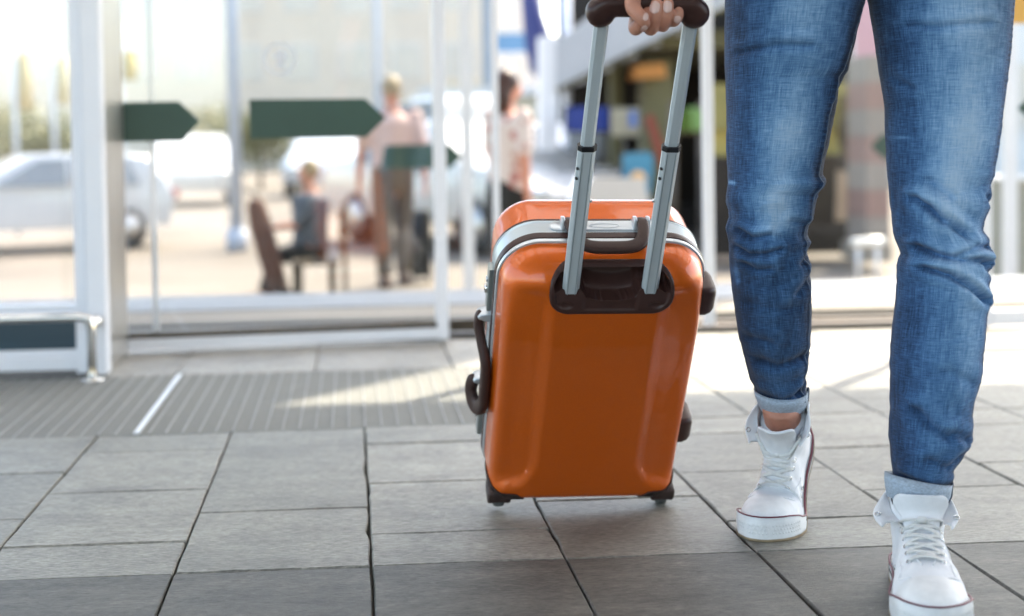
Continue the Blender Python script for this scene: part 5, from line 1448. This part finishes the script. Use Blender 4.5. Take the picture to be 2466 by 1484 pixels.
# ---- cars
CARGLASS = M('car_window', (.10,.13,.15), rough=.06, spec=.9)
TYRE = M('tyre', (.022,.022,.022), rough=.85)
LAMP = M('lamp_glass', (.75,.75,.72), rough=.06, metal=.8)
TAILR = M('tail_lamp_red', (.40,.02,.015), rough=.2)
def paint(name, c): return M(name, c, rough=.22, var=.02, coat=1.0)
def car(label, x, y, rot, mat, kind='hatch', s=1.0):
    """length along local x (front at +x)"""
    r = tag(empty('car', (x, y, GZ)), label, 'car', 'parked cars beyond the doors'); r.rotation_euler.z = rot
    Lh = 2.15
    if kind == 'van': prof = [(-2.2,.35),(-2.22,1.0),(-2.15,1.85),(-1.9,1.98),(.9,1.98),(1.25,1.85),(1.75,1.12),(2.15,.98),(2.22,.6),(2.2,.35)]
    elif kind == 'sedan': prof = [(-2.2,.35),(-2.22,.75),(-2.1,.98),(-1.55,1.02),(-.95,1.40),(-.5,1.45),(.2,1.44),(1.0,1.0),(1.95,.86),(2.2,.65),(2.2,.35)]
    else: prof = [(-2.0,.35),(-2.05,.8),(-1.95,1.05),(-1.7,1.40),(-1.2,1.48),(.1,1.46),(.95,1.02),(1.85,.88),(2.1,.65),(2.1,.35)]
    prof = [(a*s, b*s) for a, b in prof]
    zmax = max(z for _, z in prof); rings = []
    for f, k in ((-1,.965),(-.93,1.0),(-.6,1.012),(0,1.018),(.6,1.012),(.93,1.0),(1,.965)):
        ring = []
        for a, z in prof:
            tw = 1-.20*max(0, (z-.95*s))/(.55*s) if z > .95*s else 1
            ring.append(Vector((a*k, f*.86*s*tw, .35*s+(z-.35*s)*(k if k < 1 else 1))))
        rings.append(ring)
    me = modmesh(MB().loft(rings), [('BEVEL', dict(width=.06*s, segments=3, limit_method='ANGLE', angle_limit=R_(25)))])
    body_ = link('body', me, mat, r)
    # side windows, windscreen, rear window
    zt = zmax-.10*s; zb = .98*s
    xs_f = {'van':(1.1,1.55),'sedan':(.15,.80),'hatch':(.05,.75)}[kind]; xs_r = {'van':(-1.9,-1.95),'sedan':(-.85,-1.35),'hatch':(-1.45,-1.65)}[kind]
    for sg in (-1, 1):
        yt, yb = .86*s*(1-.20*(zt-.95*s)/(.55*s))+.012, .86*s+.010
        for (ft, fb, rt, rb) in (((xs_f[0]-.1)*s, (xs_f[1]-.1)*s, -.42*s, -.42*s), (-.50*s, -.50*s, (xs_r[0]+.1)*s, (xs_r[1]+.15)*s)):
            w = MB(); q = [Vector((ft, sg*yt, zt)), Vector((fb, sg*yb, zb)), Vector((rb, sg*yb, zb)), Vector((rt, sg*yt, zt))]
            w.loft([q, [v-Vector((0, sg*.03, 0)) for v in q]]); w.build('side_window', CARGLASS, r, smooth=False)
    for (tx, bx_, nm, o) in ((xs_f[0], xs_f[1]+.12, 'windscreen', .045), (xs_r[0], xs_r[1]-.05, 'rear_window', -.045)):
        w = MB(); q = [Vector((tx*s+o, -.60*s, zt+.02)), Vector((bx_*s+o, -.72*s, zb+.02)), Vector((bx_*s+o, .72*s, zb+.02)), Vector((tx*s+o, .60*s, zt+.02))]
        w.loft([q, [v-Vector((o, 0, .02)) for v in q]]); w.build(nm, CARGLASS, r, smooth=False)
    fx = max(a for a, _ in prof)
    for sg in (-1, 1):
        m_ = MB(); m_.ball((fx-.10, sg*.62*s, .68*s), (.14*s,.19*s,.09*s), 14, 8); m_.build('headlight', LAMP, r)
        m_ = MB(); m_.box((-fx+.02, sg*.68*s, .82*s), (.08,.26*s,.16*s), bev=.02); m_.build('tail_light', TAILR, r, smooth=False)
        for ax in (-1.3, 1.32):
            w = MB(); R2 = .32*s; rings = []
            for yy, rr in ((-.10,.6),(-.11,.9),(-.06,1.0),(.06,1.0),(.11,.9),(.10,.6)): rings.append([Vector((ax*s+R2*rr*cos(t), sg*.76*s+yy, R2+R2*rr*sin(t))) for t in np.linspace(0, 2*pi, 25)[:-1]])
            wo_ = w.loft(rings).build('wheel', TYRE, r)
            w = MB(); w.tube([Vector((ax*s, sg*(.76*s+.06), R2)), Vector((ax*s, sg*(.76*s+.112), R2))], R2*.62, 20); w.build('rim', GREY_AL, wo_)
    m_ = MB(); m_.box((fx-.005, 0, .48*s), (.05, 1.25*s, .16*s), bev=.02); m_.build('grille', BLACKP, r, smooth=False)
    return r
CW = paint('white_car_paint', (.56,.53,.48)); CB = paint('blue_grey_car_paint', (.46,.47,.48)); CS = paint('silver_car_paint', (.52,.54,.56)); CD = paint('dark_car_paint', (.03,.035,.05))
CBL = paint('navy_car_paint', (.03,.05,.16))
def carp(label, px_, Y, rot, mat, kind, s=1.0): p = gp_(px_, Y); return car(label, p.x, Y, R_(rot), mat, kind, s)
carp('white car with its front towards the doors beside the narrow glass leaf', 474, 16.2, -62, CW, 'sedan')
carp('white van parked behind the white car, left of the woman', 452, 24, -80, CW, 'van')
carp('white hatchback parked far off behind the large arrow door', 194, 30, -85, CW, 'hatch')
carp('pale grey car behind the left glazed screen', 30, 17, -158, CB, 'hatch', .78)
carp('white estate car between the woman and the suitcase handle', 566, 20, -115, CW, 'hatch')
carp('silver car parked far off left of the walking man', 330, 34, -95, CS, 'hatch')
carp('white saloon farthest away behind the walking man', 405, 40, -20, CW, 'sedan')
# ---- trees and hedge
BARK = M('bark', (.10,.07,.045), rough=.95, var=.3, vs=12)
def leaf_mat(name, c):
    m, nt, b = nodes_of(name); oi = N(nt, 'ShaderNodeNewGeometry'); r = N(nt, 'ShaderNodeValToRGB'); e = r.color_ramp.elements
    e[0].color = rgba([k*.6 for k in c]); e[1].color = rgba([k*1.5 for k in c]); L(nt, oi.outputs['Random Per Island'], r.inputs[0]); L(nt, r.outputs[0], b.inputs['Base Color'])
    b.inputs['Roughness'].default_value = .6; b.inputs['Transmission Weight'].default_value = 0; return m
LF = [leaf_mat('yellow_green_leaves', (.24,.21,.08)), leaf_mat('olive_leaves', (.17,.165,.07)), leaf_mat('pale_leaves', (.30,.26,.14))]
def tree(label, px_, Y, h, w, lm, seed):
    p = gp_(px_, Y); r = tag(empty('tree', p), label, 'tree', 'trees beyond the car park'); g = random.Random(seed)
    t = MB(); t.tube([Vector((0,0,-.05)), Vector((.05*h*.1,0,h*.25)), Vector((0,.02,h*.6))], [.035*h,.026*h,.012*h], 10)
    for k in range(7):
        a = g.uniform(0, 6.28); z0 = h*g.uniform(.28,.5); t.tube([Vector((0,0,z0)), Vector((cos(a)*w*.25, sin(a)*w*.25, z0+h*.14)), Vector((cos(a)*w*.42, sin(a)*w*.42, z0+h*.24))], [.014*h,.009*h,.004*h], 6)
    t.build('trunk', BARK, r)
    cl = [(g.gauss(0, w*.22), g.gauss(0, w*.22), h*g.uniform(.45,.95), g.uniform(.12,.24)*w) for _ in range(22)]
    c = MB()
    for _ in range(1500):
        a = g.choice(cl); q = Vector((a[0]+g.gauss(0, a[3]*.55), a[1]+g.gauss(0, a[3]*.55), a[2]+g.gauss(0, a[3]*.45)))
        u = Vector((g.gauss(0,1), g.gauss(0,1), g.gauss(0,1))).normalized()*.055*h**.5; v = u.cross(Vector((g.gauss(0,1), g.gauss(0,1), g.gauss(0,1)))).normalized()*.045*h**.5
        c.add([q-u, q+v, q+u, q-v], [(0,1,2,3)])
    c.build('crown', LM if False else lm, r, smooth=False)
for i, (lb, px_, Y, h, w, k) in enumerate((
    ('yellow green round tree behind the tip of the large arrow', 222, 44, 2.3, 2.6, 0), ('tall pale tree showing between the arrow door and its white edge', 420, 48, 2.6, 3.0, 2),
    ('low olive tree behind the second white hatchback', 262, 40, 2.0, 2.6, 1), ('pale tree above the narrow glass leaf', 462, 52, 2.8, 3.6, 0),
    ('olive tree behind the pale grey car at the left', 52, 38, 2.2, 3.0, 1), ('small pale tree at the far left edge', -10, 42, 2.4, 3.0, 2), ('slim olive tree left of the walking man', 358, 42, 2.0, 2.2, 1))):
    tree(lb, px_, Y, h, w, LF[k], 40+i)
hx0, hx1 = xa(436, 27), xa(540, 27)
hg = MB(); g = random.Random(3)
for _ in range(2600):
    q = Vector((g.uniform(hx0, hx1), 27+g.uniform(-.4,.4), GZ+g.uniform(.05, 1.55))); u = Vector((g.gauss(0,1), g.gauss(0,1), g.gauss(0,1))).normalized()*.11; v = u.cross(Vector((g.gauss(0,1),g.gauss(0,1),g.gauss(0,1)))).normalized()*.09
    hg.add([q-u, q+v, q+u, q-v], [(0,1,2,3)])
hgo = tag(hg.build('hedge', leaf_mat('dry_hedge_leaves', (.26,.20,.075)), smooth=False), 'long dry yellowish hedge behind the white car', 'hedge')
hgo.location = (0,0,0)
# ---- lamp posts, banners on poles
POSTM = M('pale_blue_post', (.46,.50,.58), rough=.5)
def lamp_post(label, px_, Y, h=5.5):
    p = gp_(px_, Y); r = tag(empty('lamp_post', p), label, 'lamp post', 'lamp posts on the forecourt')
    MB().tube([Vector((0,0,0)), Vector((0,0,h))], [.075,.05], 12).build('pole', POSTM, r)
    MB().tube([Vector((0,0,0)), Vector((0,0,.25))], .12, 14).build('base', POSTM, r)
    MB().tube(arr([Vector((0,0,h)), Vector((.3,0,h+.25)), Vector((.9,0,h+.3))], n=4), .035, 8).build('arm', POSTM, r)
    MB().box((1.1,0,h+.28), (.5,.2,.08), bev=.03).build('lamp_head', POSTM, r, smooth=False)
lamp_post('pale blue lamp post nearest the large arrow on the door', 237, 16, 6)
lamp_post('pale blue lamp post behind the walking man', 381, 26, 7)
def banner(label, px_, y0, y1, w_px, Y, mat):
    p = gp_(px_, Y); r = tag(empty('banner', p), label, 'banner', 'cloth banners on poles')
    z1, z0 = za(px_, y0, Y)-GZ, za(px_, y1, Y)-GZ; w = w_px*Y/F_PX
    MB().tube([Vector((-w*.55,0,0)), Vector((-w*.55,0,z1+.3))], .035, 10).build('pole', POSTM, r)
    vs = []; n = 12
    for i in range(n+1):
        f = i/n
        for j in range(2): vs.append(Vector((-w*.5+w*f, .05*sin(f*7), z0 if j == 0 else z1)))
    c = MB(); c.add(vs, [(2*i, 2*i+2, 2*i+3, 2*i+1) for i in range(n)])
    me = modmesh(c, [('SOLIDIFY', dict(thickness=.02))]); link('cloth', me, mat, r)
    MB().tube([Vector((-w*.6,0,z1)), Vector((w*.5,0,z1))], .02, 8).build('crossbar', POSTM, r)
TAN = M('tan_cloth', (.46,.34,.17), rough=.9, var=.25, vs=1.2); SALMON = M('salmon_cloth', (.62,.47,.43), rough=.9); MUST = M('mustard_cloth', (.48,.33,.09), rough=.9, var=.2, vs=2)
banner('narrow tan banner at the far left of the glazed screen', 28, 52, 110, 16, 20, TAN)
banner('tan banner next to the white frame on the left', 66, 56, 104, 15, 22, M('light_tan_cloth', (.50,.40,.24), rough=.9, var=.2, vs=1.2))
banner('mustard banner above the left arrow', 133, 50, 80, 16, 16, MUST)
banner('pale salmon banner left of the mustard one', 119, 50, 82, 9, 16.4, SALMON)
# ---- buildings
PALEW = M('sky_cover_wall', (.74,.62,.50), rough=.9, var=.04, vs=.4); WINP = M('pale_window', (.62,.54,.46), rough=.15, spec=.8); WHW = M('white_wall', (.70,.68,.66), rough=.85, var=.03, vs=.5)
def building(label, x0, x1, Y, depth, h, wall, rows, cols, ww_, wh_, z_first, dz):
    r = tag(empty('building', ((x0+x1)/2, Y, GZ)), label, 'building')
    P_(r, 'wall', x0, x1, Y, Y+depth, GZ-.02, GZ+h, wall)
    P_(r, 'roof', x0-.2, x1+.2, Y-.25, Y+depth+.2, GZ+h+.002, GZ+h+.3, WHW)
    wm = None
    for i in range(rows):
        for j in range(cols):
            x = x0+(x1-x0)*(j+.5)/cols; z = GZ+z_first+i*dz
            f = P_(r, 'window', x-ww_/2-.08, x+ww_/2+.08, Y-.06, Y+.05, z-.08, z+wh_+.08, WHW)
            P_(r, 'pane', x-ww_/2, x+ww_/2, Y-.075, Y-.0605, z, z+wh_, WINP, parent=f)
    return r
building('long pale building with windows added to cover the sky far behind the left doors', xa(-160, 75), xa(488, 75), 75, 10, 13, PALEW, 3, 12, 1.5, 1.7, 1.2, 3.6)  # added across the sky to give its blown-out cream tone
building('tall blue block standing in for blue sky straight behind the woman', xa(498, 60), xa(546, 60), 60, 6, 9, M('sky_blue_facade', (.09,.22,.38), rough=.3, var=.15, vs=.5), 3, 3, .5, 1.6, .8, 2.6)  # blue block added where open blue sky belongs
b2 = building('low cream building with an olive band behind the narrow glass leaf', xa(430, 46), xa(640, 46), 46, 8, 2.75, M('cream_render', (.52,.47,.36), rough=.9), 1, 4, 1.2, .9, 1.1, 2)
P_(b2, 'olive_band', xa(430,46), xa(640,46), 45.9, 45.99, GZ+1.75, GZ+2.05, M('olive_paint', (.20,.18,.06), rough=.7))
# navy sail banner on a mast and grey gable, upper middle
NAVY = M('navy_sailcloth', (.035,.045,.16), rough=.8, var=.2, vs=1.5)
Y = 19.0; p = gp_(565, Y); sl = tag(empty('sail_banner', p), 'navy blue curved sail banner hanging above the woman', 'banner')
q = lambda a, b: Vector((at(a, b, Y).x-p.x, 0, at(a, b, Y).z-GZ))
c = MB(); left = [q(a, b) for a, b in ((522,-24),(524,20),(527,48),(531,68),(545,92))]; right = [q(a, b) for a, b in ((531,-24),(541,15),(551,42),(560,64),(568,90))]
vs = []
for a, b in zip(left, right):
    for k in range(5): f = k/4; vs.append(a+(b-a)*f+Vector((0,-.25*sin(pi*f),0)))
c.add(vs, [(i*5+k, i*5+k+1, (i+1)*5+k+1, (i+1)*5+k) for i in range(4) for k in range(4)])
link('sail', modmesh(c, [('SUBSURF', dict(levels=2)), ('SOLIDIFY', dict(thickness=.03))]), NAVY, sl)
MB().tube([q(568, 250)*1.0, q(566, -40)], .06, 10).build('mast', WHITE_AL, sl)
# hall with sloping stair side on the right
HY = 15.0
GREYW = M('light_grey_cladding', (.40,.40,.40), rough=.6, var=.05, vs=2); OLIVE = M('olive_ceiling', (.10,.085,.035), rough=.8, var=.3, vs=.8); DKBR = M('dark_brown_wall', (.022,.016,.011), rough=.8, var=.4, vs=1.0)
OLP = M('olive_pillar', (.15,.135,.06), rough=.7, var=.15, vs=1.5)
st_ = tag(empty('stair_flight', gp_(640, HY)), 'light grey sloping stair side rising to the right above the dark hall', 'stairs')
def pol(root, name, pts, Y0, dep, mat):
    a = [at(x, y, Y0)-root.location for x, y in pts]; b = [v+Vector((0, dep, 0)) for v in a]
    mb = MB(); mb.loft([b, a]); return mb.build(name, mat, root, smooth=False)
pol(st_, 'side_wall', [(556,88),(700,17),(760,-10),(760,-60),(690,-60),(556,42)], HY, .12, GREYW)
pol(st_, 'soffit', [(556,92),(700,21),(762,-6),(760,-9),(700,18),(556,89)], HY, 2.2, OLIVE)
pol(st_, 'end_pier', [(541,150),(558,150),(558,36),(541,36)], HY+.02, .3, WHW)
for k in range(6): pol(st_, 'tread', [(566+k*24,82-k*12),(588+k*24,82-k*12),(588+k*24,70-k*12),(566+k*24,70-k*12)], HY+.14, 2.0, GREYW)
hall = tag(empty('hall', gp_(650, 18)), 'dark open fronted hall behind the suitcase handle', 'building')
hx0, hx1 = xa(562, 20), xa(728, 20)
P_(hall, 'back_wall', hx0, hx1, 20, 20.3, GZ, 3.4, DKBR); P_(hall, 'ceiling', xa(562,17), hx1, 15.4, 19.99, za(600,58,17), za(600,58,17)+.2, OLIVE)
P_(hall, 'side_wall', hx1+.002, hx1+.2, 15.5, 20.2, GZ, 3.4, DKBR)
P_(hall, 'pillar', xa(642,16), xa(672,16), 15.8, 16.2, GZ, za(650,60,16), OLP, .02)
P_(hall, 'pillar', xa(611,17.5), xa(622,17.5), 17.4, 17.6, GZ, za(650,60,17), OLP, .02)
pol(hall, 'red_strut', [(646,118),(653,114),(676,188),(669,190)], 15.5, .1, M('rust_red_paint', (.30,.06,.03), rough=.6))
pol(hall, 'lamp_shade', [(637,65),(664,63),(667,77),(634,79)], 15.6, .35, M('orange_glow_shade', (.62,.26,.06), rough=.6))  # warm glow of the lamp put into a plain orange colour
pol(hall, 'counter', [(560,260),(735,260),(735,205),(560,206)], 18.2, .7, DKBR)
def glow_mat(name, c, e):
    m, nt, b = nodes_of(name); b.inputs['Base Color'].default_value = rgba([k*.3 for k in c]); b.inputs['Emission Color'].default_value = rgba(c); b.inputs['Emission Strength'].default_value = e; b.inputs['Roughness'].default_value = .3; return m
def sign(label, name, pts, Y0, mat, cat, back=DKBR, dep=.08):
    cx = sum(x for x, _ in pts)/len(pts); r = tag(empty(name, gp_(cx, Y0)), label, cat)
    pol(r, 'panel', pts, Y0, .01, mat); big = [(cx+(x-cx)*1.06, y+(1.2 if y > sum(b for _, b in pts)/len(pts) else -1.2)) for x, y in pts]
    pol(r, 'frame', big, Y0+.011, dep, back); pol(r, 'post', [(cx-1,262),(cx+1,262),(cx+1,pts[0][1]),(cx-1,pts[0][1])], Y0+.012+dep, .05, BLACKP); return r
sign('deep blue lit screen left of the left handle rod', 'screen', [(567,131),(611,131),(611,107),(567,107)], 14.6, glow_mat('blue_screen', (.012,.05,.34), .07), 'screen')
sg_ = sign('small cream notice with a blue square between the handle rods', 'notice_sign', [(611,136),(640,136),(640,108),(611,108)], 14.4, M('cream_board', (.34,.31,.22), rough=.8), 'sign')
pol(sg_, 'blue_square', [(629,127),(637,127),(637,111),(629,111)], 14.38, .012, M('blue_print', (.10,.18,.42), rough=.6))
po_ = sign('poster with cyan top and orange spot between the handle rods', 'poster', [(621,196),(650,196),(653,170),(653,156),(648,152),(623,154)], 12.4, M('cyan_poster', (.05,.22,.33), rough=.6, var=.5, vs=3), 'poster')
ob = MB(); oc = at(638,179,12.38)-po_.location
ob.tube([oc, oc+Vector((0,.012,0))], .075, 20); ob.build('orange_spot', M('orange_print', (.75,.42,.16), rough=.6), po_)
sh = tag(empty('shelf', gp_(694, 14)), 'shelf with bright green goods right of the right handle rod', 'shelf')
for i in range(4): pol(sh, 'green_box', [(679+i*6.5,131),(684.5+i*6.5,131),(684.5+i*6.5,107+i%2*3),(679+i*6.5,107+i%2*3)], 14, .25, glow_mat('glow_green_goods%d' % i if i == 0 else 'glow_green_goods', (.10,.24,.05), .05) if i < 2 else M('lime_box', (.20,.36,.12), rough=.6))  # first boxes glow by themselves in place of shelf lighting
pol(sh, 'board', [(677,134),(707,134),(707,131.5),(677,131.5)], 13.95, .4, DARKMETAL); pol(sh, 'upright', [(676,262),(678,262),(678,100),(676,100)], 14, .35, DARKMETAL); pol(sh, 'upright', [(706,262),(708,262),(708,100),(706,100)], 14, .35, DARKMETAL)
tb2 = tag(empty('white_counter', gp_(612, 12.2)), 'white covered table top low behind the handle rods', 'table')
pol(tb2, 'cloth', [(573,240),(655,240),(649,200),(644,178),(592,177),(582,198)], 12.2, .8, CW)
pol(tb2, 'leg', [(585,262),(588,262),(588,240.4),(585,240.4)], 12.25, .06, BLACKP); pol(tb2, 'leg', [(642,262),(645,262),(645,240.4),(642,240.4)], 12.25, .06, BLACKP)
# right part, seen left of and between the legs
YEL = M('ochre_panel', (.42,.34,.10), rough=.7, var=.25, vs=1.5)
k1 = tag(empty('kiosk', gp_(770, 13)), 'olive and ochre kiosk front between white door stile and right trouser leg', 'kiosk')
pol(k1, 'upper_panel', [(712,130),(860,128),(860,82),(712,84)], 13, .2, M('olive_yellow_panel', (.26,.22,.07), rough=.7, var=.3, vs=1.2)); pol(k1, 'recessed_panel', [(712,156),(845,154),(845,128.5),(712,130.5)], 13.1, .1, YEL)  # middle strip is an ochre panel set slightly back
pol(k1, 'counter', [(712,256),(872,252),(872,156),(712,158)], 12.9, .5, DKBR)
pol(k1, 'post', [(843,156),(852,156),(852,95),(843,95)], 12.8, .1, M('brown_post', (.10,.075,.03), rough=.7)); pol(k1, 'pale_sheet', [(836,222),(848,220),(847,172),(838,170)], 12.7, .04, M('beige_sheet', (.34,.27,.20), rough=.8))
pol(k1, 'orange_sheet', [(850,222),(860,222),(860,176),(851,176)], 12.7, .04, M('rust_sheet', (.33,.12,.06), rough=.8)); pol(k1, 'round_clock', [(848+8*cos(t), 133+17*sin(t)) for t in np.linspace(0, 2*pi, 17)[:-1]], 12.6, .08, M('dark_disc', (.05,.04,.025), rough=.6))
k2 = tag(empty('advertising_column', gp_(876, 12)), 'red and white advertising column between the trouser legs', 'column')
yy = 244; cols_ = [(.29,.25,.22),(.30,.19,.165)]*4
for i in range(7): pol(k2, 'poster_ring', [(867,244-i*27),(890,244-i*27),(890,244-i*27-26.8),(867,244-i*27-26.8)], 12, .5, M('ring_%s' % ('red' if i % 2 else 'white'), cols_[i], rough=.7))
for n_ in ('ring_red', 'ring_white'): pass
pol(k2, 'foot', [(865,262),(892,262),(892,244.3),(865,244.3)], 11.95, .6, CREAM)
b3 = building('tall white building with pale glass at the upper right', xa(700, 38), xa(1200, 38), 38, 8, 9, WHW, 2, 8, 1.6, 1.8, 1.4, 3.4)
bn2 = tag(empty('banner', gp_(868, 22)), 'hanging pink banner at the top between the trouser legs', 'banner')
pol(bn2, 'cloth', [(855,80),(885,80),(885,-40),(852,-40)], 22, .02, M('pink_cloth', (.62,.34,.36), rough=.9)); MB().tube([at(850,262,22)-bn2.location, at(846,-45,22)-bn2.location], .05, 8).build('pole', POSTM, bn2)
cab = tag(empty('cabinet', gp_(1020, 9)), 'greenish grey upright cabinet at the right edge behind the glass door', 'cabinet')
pol(cab, 'body', [(1002,300),(1030,300),(1030,180),(1002,180)], 9, .4, M('green_grey_paint', (.30,.30,.26), rough=.6)); pol(cab, 'top', [(1000,180),(1032,180),(1032,177),(1000,177)], 8.95, .5, WHITE_AL); pol(cab, 'door_line', [(1014,298),(1015,298),(1015,184),(1014,184)], 8.99, .009, DARKMETAL)
lowm = tag(empty('low_barrier', gp_(866, 11)), 'glossy white low barrier at the foot of the kiosk', 'barrier')
MB().tube([at(855,243,11)-lowm.location, at(880,242,11)-lowm.location], .04, 14, ends='round').build('bar', paint('white_gloss', (.8,.78,.74)), lowm)
for x_ in (858, 877): MB().tube([at(x_,243,11)-lowm.location, gp_(x_,11)-lowm.location], .02, 8).build('post', WHITE_AL, lowm)
